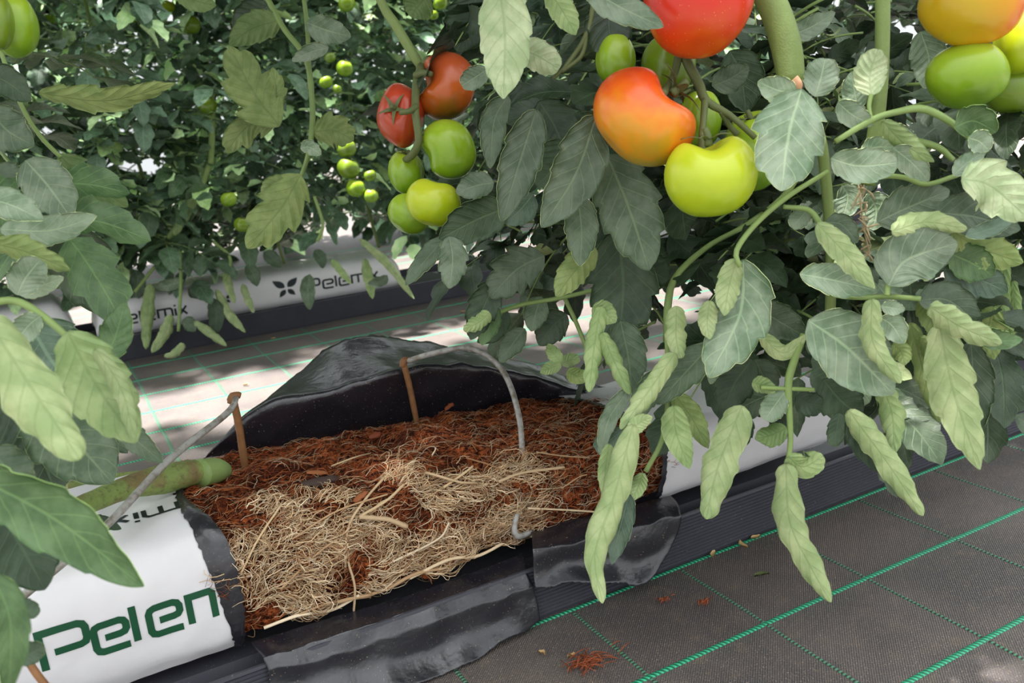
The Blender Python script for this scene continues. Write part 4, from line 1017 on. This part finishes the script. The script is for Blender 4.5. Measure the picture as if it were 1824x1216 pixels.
tomato(795, 153, 53, 60, 1.2, MT_ORB, 'two-lobed orange-brown tomato at the top of the small truss', (-.92, .15, .2), .45, .4, 3, .03, 14, False, GT3, spin=PI/2)
tomato(799, 266, 50, 53, 1.17, MT_GRN, 'round green tomato below the two-lobed orange-brown one', (-.8, -.3, .1), .18, .35, 4, .03, 15, False, GT3, spin=PI/2)
tomato(723, 307, 32, 40, 1.22, MT_GRN, 'smaller green tomato hanging directly below the red one', (.2, .9, .3), seed=16, group=GT3)
tomato(772, 361, 49, 42, 1.16, MT_YGR, 'wide yellow-green tomato at the bottom of the small truss', (.2, .9, -.1), .2, .4, 4, .02, 17, False, GT3)
tomato(728, 381, 38, 36, 1.2, MT_GRN, 'lowest green tomato, left of the wide yellow-green one', (.5, .7, -.2), seed=18, calyx=False, group=GT3)
tomato(24, 46, 39, 54, .85, MT_GRN, 'large green tomato in the top left corner', (0, .9, -.2), seed=19, calyx=False, group=GT4)
tomato(-4, 40, 24, 46, .82, MT_DGR, 'green tomato cut by the left edge of the frame', seed=20, calyx=False, group=GT4)
# truss stalks
def truss(parent, segs, d, mat=M_PEDD):
    parts = []
    for pts, r, dd in segs:
        P = [W(x, y, d+dz) for (x, y), dz in zip(pts, dd)]; parts.append(tube(P, [q/FPX*d for q in r], 16, 8))
    v, f = join(parts); return mesh_obj('truss', v, f, mat, parent)
truss(PM, [([(1215, 60), (1222, 105), (1245, 150), (1258, 180), (1300, 205), (1345, 245)], [9, 9, 9, 8, 6, 5], [.03, .03, .02, .01, .01, .0]),
           ([(1210, 95), (1200, 135), (1186, 160), (1180, 168)], [8, 7, 7, 8], [.03, .03, .0, -.02]),
           ([(1256, 178), (1253, 215), (1250, 250), (1252, 278)], [7, 6, 6, 6], [.01, 0, -.01, -.02]),
           ([(1284, 198), (1300, 225), (1315, 240)], [5, 5, 6], [.01, .02, .02]), ([(1186, 160), (1205, 170), (1230, 160)], [5, 4, 3], [0, .01, .02])], .95)
truss(PC, [([(752, 118), (742, 150), (740, 200), (746, 250), (735, 275), (722, 285)], [9, 8, 7, 7, 7, 6], [0, -.02, -.05, -.05, -.03, 0]),
           ([(740, 135), (755, 130), (768, 132)], [7, 6, 5], [-.02, -.03, -.04]), ([(741, 190), (728, 198), (712, 200)], [6, 5, 5], [-.05, -.06, -.065]),
           ([(746, 238), (758, 238), (768, 240)], [5, 4, 4], [-.05, -.04, -.03]), ([(752, 118), (765, 105), (778, 108)], [8, 7, 4], [0, 0, .01])], 1.2)
# small green tomatoes of the back row
SM = [(233, 30, 16, 'g'), (230, 4, 17, 'g'), (88, 37, 13, 'g'), (300, 11, 11, 'y'), (614, 122, 15, 'g'), (581, 146, 12, 'g'), (601, 158, 8, 'g'), (588, 103, 10, 'd'), (617, 7, 15, 'g'), (618, 265, 17, 'd'), (621, 300, 20, 'd'),
      (634, 335, 17, 'g'), (661, 349, 13, 'g'), (659, 313, 11, 'd'), (368, 188, 17, 'd'), (408, 355, 14, 'g'), (431, 400, 14, 'd'), (55, 131, 12, 'g'), (943, 47, 12, 'y'), (772, 27, 9, 'g'), (340, 44, 18, 'd'), (784, 6, 13, 'g'), (92, 4, 11, 'g')]
WHERE = ['below its twin near the top left', 'at the top edge above its twin', 'right of the big corner tomato', 'yellowish, at the top edge', 'left of the red truss, upper', 'left of the red truss, beside a leaf stalk', 'tiny, under its two neighbours left of the red truss', 'dark, above the pair left of the red truss',
         'at the top edge left of the slanting stalk', 'dark, topmost of the cluster left of the truss', 'largest of the cluster left of the truss', 'third down in the cluster left of the truss', 'lowest of the cluster left of the truss', 'small and dark, right in the cluster left of the truss',
         'on the pale background stem', 'pale, low in the foliage above the printed bag', 'dark, lowest above the printed bag', 'small, under the big corner tomato', 'yellow, beside the pale hanging leaf', 'tiny, above the red truss', 'dark, right of the twins at top left', 'at the top edge right of the slanting stalk', 'at the top edge near the left corner']
for (x, y, r, c), wh in zip(SM, WHERE):
    dd = 2.95 if x < 700 else 2.6
    tomato(x, y, r, r*.95, dd, {'g': MT_GRN, 'd': MT_DGR, 'y': MT_YGR}[c], 'small unripe tomato '+wh, (.1*(x % 7-3), .9, .2), lamp=.05, seed=40+int(x), calyx=r > 12, group='small unripe tomatoes of the back row')

# ------------------------------------------------------------------ hanging leaves of the back row
for i, (pts, w, s, ro, ti, dp) in enumerate([
    ([(268, 505), (262, 570), (260, 622)], 24, 'd', 1.5, 'ug', 3.0), ([(305, 560), (292, 595), (270, 628)], 22, 'd', 1.2, 'ub', 3.0), ([(345, 572), (370, 590), (404, 616)], 16, 'd', 1.5, 'ub', 3.0),
    ([(385, 515), (405, 555), (437, 592)], 17, 'd', 1.5, 'ub', 3.05), ([(432, 505), (440, 530), (452, 557)], 14, 'd', 1.2, 'ub', 3.05), ([(328, 612), (310, 630), (292, 634)], 16, 'd', 1.2, 'ub', 2.95),
    ([(402, 470), (405, 500), (418, 540)], 16, 'd', 1.2, 'ub', 3.05), ([(640, 425), (690, 470), (738, 532)], 16, 'd', 1.5, 'ub', 3.0), ([(650, 460), (655, 490), (664, 532)], 20, 'd', 1.2, 'ug', 3.05),
    ([(552, 488), (548, 515), (552, 552)], 28, 'u', .5, 'n', 3.05), ([(590, 462), (605, 480), (625, 505)], 14, 'd', 1.2, 'ug', 3.05), ([(378, 530), (385, 560), (382, 600)], 30, 'u', .5, 'dk', 3.05),
    ([(240, 480), (245, 500), (238, 540)], 30, 'u', .5, 'n', 3.05), ([(330, 500), (300, 508), (270, 512)], 24, 'u', .5, 'gy', 3.05), ([(335, 515), (350, 520), (372, 515)], 26, 'u', .5, 'n', 3.05),
    ([(440, 470), (452, 490), (458, 510)], 26, 'u', .5, 'n', 3.05), ([(470, 448), (485, 460), (500, 476)], 26, 'u', .5, 'dk', 3.05), ([(325, 570), (335, 575), (348, 590)], 26, 'u', .4, 'n', 3.0),
    ([(350, 350), (330, 380), (310, 420)], 22, 'd', 1.2, 'ug', 2.95), ([(690, 490), (680, 500), (655, 505)], 20, 'u', .5, 'n', 3.0), ([(560, 445), (572, 460), (575, 478)], 22, 'u', .4, 'dk', 3.05)]):
    leaf(BACK[1] if pts[0][0] < 420 else BACK[3], pts, w, s, dp, ro, 1.5, tint=ti, shape='t' if ro > 1 else 'o', nu=16)
for i, pts in enumerate(([(320, 430), (322, 500), (318, 590)], [(240, 520), (280, 470), (320, 430)], [(565, 430), (575, 400), (560, 350)], [(400, 500), (410, 460), (380, 430)], [(376, 165), (378, 230), (375, 292)], [(372, 295), (350, 350), (300, 425)])):
    stalk(BACK[1] if pts[0][0] < 420 else BACK[3], pts, 3 if i < 4 else 5.5, 3.0, M_PET)

# ------------------------------------------------------------------ debris on the ground cover
def clump(px, py, n, size, label, seed):
    r = np.random.default_rng(seed); P0 = WZ(px, py, .003); parts = []; cols = []
    g = None
    for _ in range(n):
        a = r.normal(0.1, .8); ln = r.uniform(.3, 1)*size; c = P0+np.array([r.normal(0, size*.45), r.normal(0, size*.22), r.uniform(0, .006)]); d = np.array([math.cos(a), math.sin(a), r.normal(0, .1)])*ln/2
        v, f = tube([c-d, c+np.array([0, 0, .003]), c+d], [.0004, .0009, .0004], 5, 4); v[:, 2] = np.maximum(v[:, 2], .0008)
        parts.append((v, f)); cols.append(np.tile(np.array(s2l((150, 78, 48)))*r.uniform(.5, 1.4), (len(v), 1)))
    v, f = join(parts); o = mesh_obj('fibre_clump', v, f, M_ROOT, col=np.vstack(cols)); tag(o, label, 'debris', 'debris on the ground cover'); o['kind'] = 'stuff'
clump(1045, 1180, 60, .04, 'tuft of red-brown coir fibre lying on the front ground cover', 1)
clump(1253, 1075, 22, .014, 'small pinch of red-brown fibre between green threads', 2)
clump(1182, 1072, 18, .012, 'tiny fibre pinch nearest to the long curled leaf tip', 3)
def chip(px, py, ln, mat, label, seed):
    r = np.random.default_rng(seed); P0 = WZ(px, py, .003); a = r.uniform(0, 6); ax = np.array([math.cos(a), math.sin(a), 0]); sd_ = np.array([-ax[1], ax[0], 0]); V = []; F = []
    for i in range(6):
        u = i/5; w = ln*.22*math.sin(PI*(.1+.8*u))
        for s in (-1, 0, 1): V.append(P0+ax*ln*(u-.5)+sd_*(w*s+ln*.15*math.sin(3*u))+np.array([0, 0, .003*abs(s)+.004*u*r.random()]))
    o = 18; V += [v-np.array([0, 0, .001]) for v in V]
    F = grid_faces(5, 2)+grid_faces(5, 2, o, True)
    ob = mesh_obj('plant_chip', V, F, mat); tag(ob, label, 'debris', 'debris on the ground cover')
chip(1346, 957, .018, M_CHIP, 'straw chip beside the gutter, farthest of the three', 1); chip(1324, 971, .018, M_CHIP, 'straw chip beside the gutter, middle of the three', 2); chip(1272, 989, .016, M_CHIP, 'straw chip beside the gutter, nearest of the three', 3)
chip(1357, 1026, .022, M_PEDD, 'flat green leaf bit on the ground cover', 4); chip(965, 1165, .014, M_CHIP, 'pale sliver left of the red-brown fibre tuft', 5); chip(1018, 1168, .012, M_CHIP, 'pale sliver beside the red-brown fibre tuft', 6)
chip(487, 603, .022, M_CHIP, 'yellow petal on the sunlit back aisle, left one', 7); chip(705, 548, .022, M_CHIP, 'yellow petal on the back aisle near the gutter', 8); chip(825, 556, .022, M_CHIP, 'yellow petal on the back aisle by the hanging leaves', 9); chip(438, 686, .016, M_CHIP, 'pale petal on the aisle near the black flap', 10)
# dried flower bits hanging in the right foliage
def dried():
    r = np.random.default_rng(4); parts = []
    for i in range(26):
        c = W(1536+r.normal(0, 7), 332+i*5.2, .93+r.normal(0, .006)); d = np.array([r.normal(0, 1), r.normal(0, 1), r.normal(-.5, 1)])*.004
        parts.append(tube([c-d, c+np.array([.001, 0, .001]), c+d], [.0004, .0012, .0003], 4, 5))
    parts.append(tube([W(1530, 330, .93), W(1538, 400, .93), W(1552, 465, .93)], .001, 10, 5))
    v, f = join(parts); o = mesh_obj('dried_flowers', v, f, M_DRY, PR); o['kind'] = 'stuff'
dried()
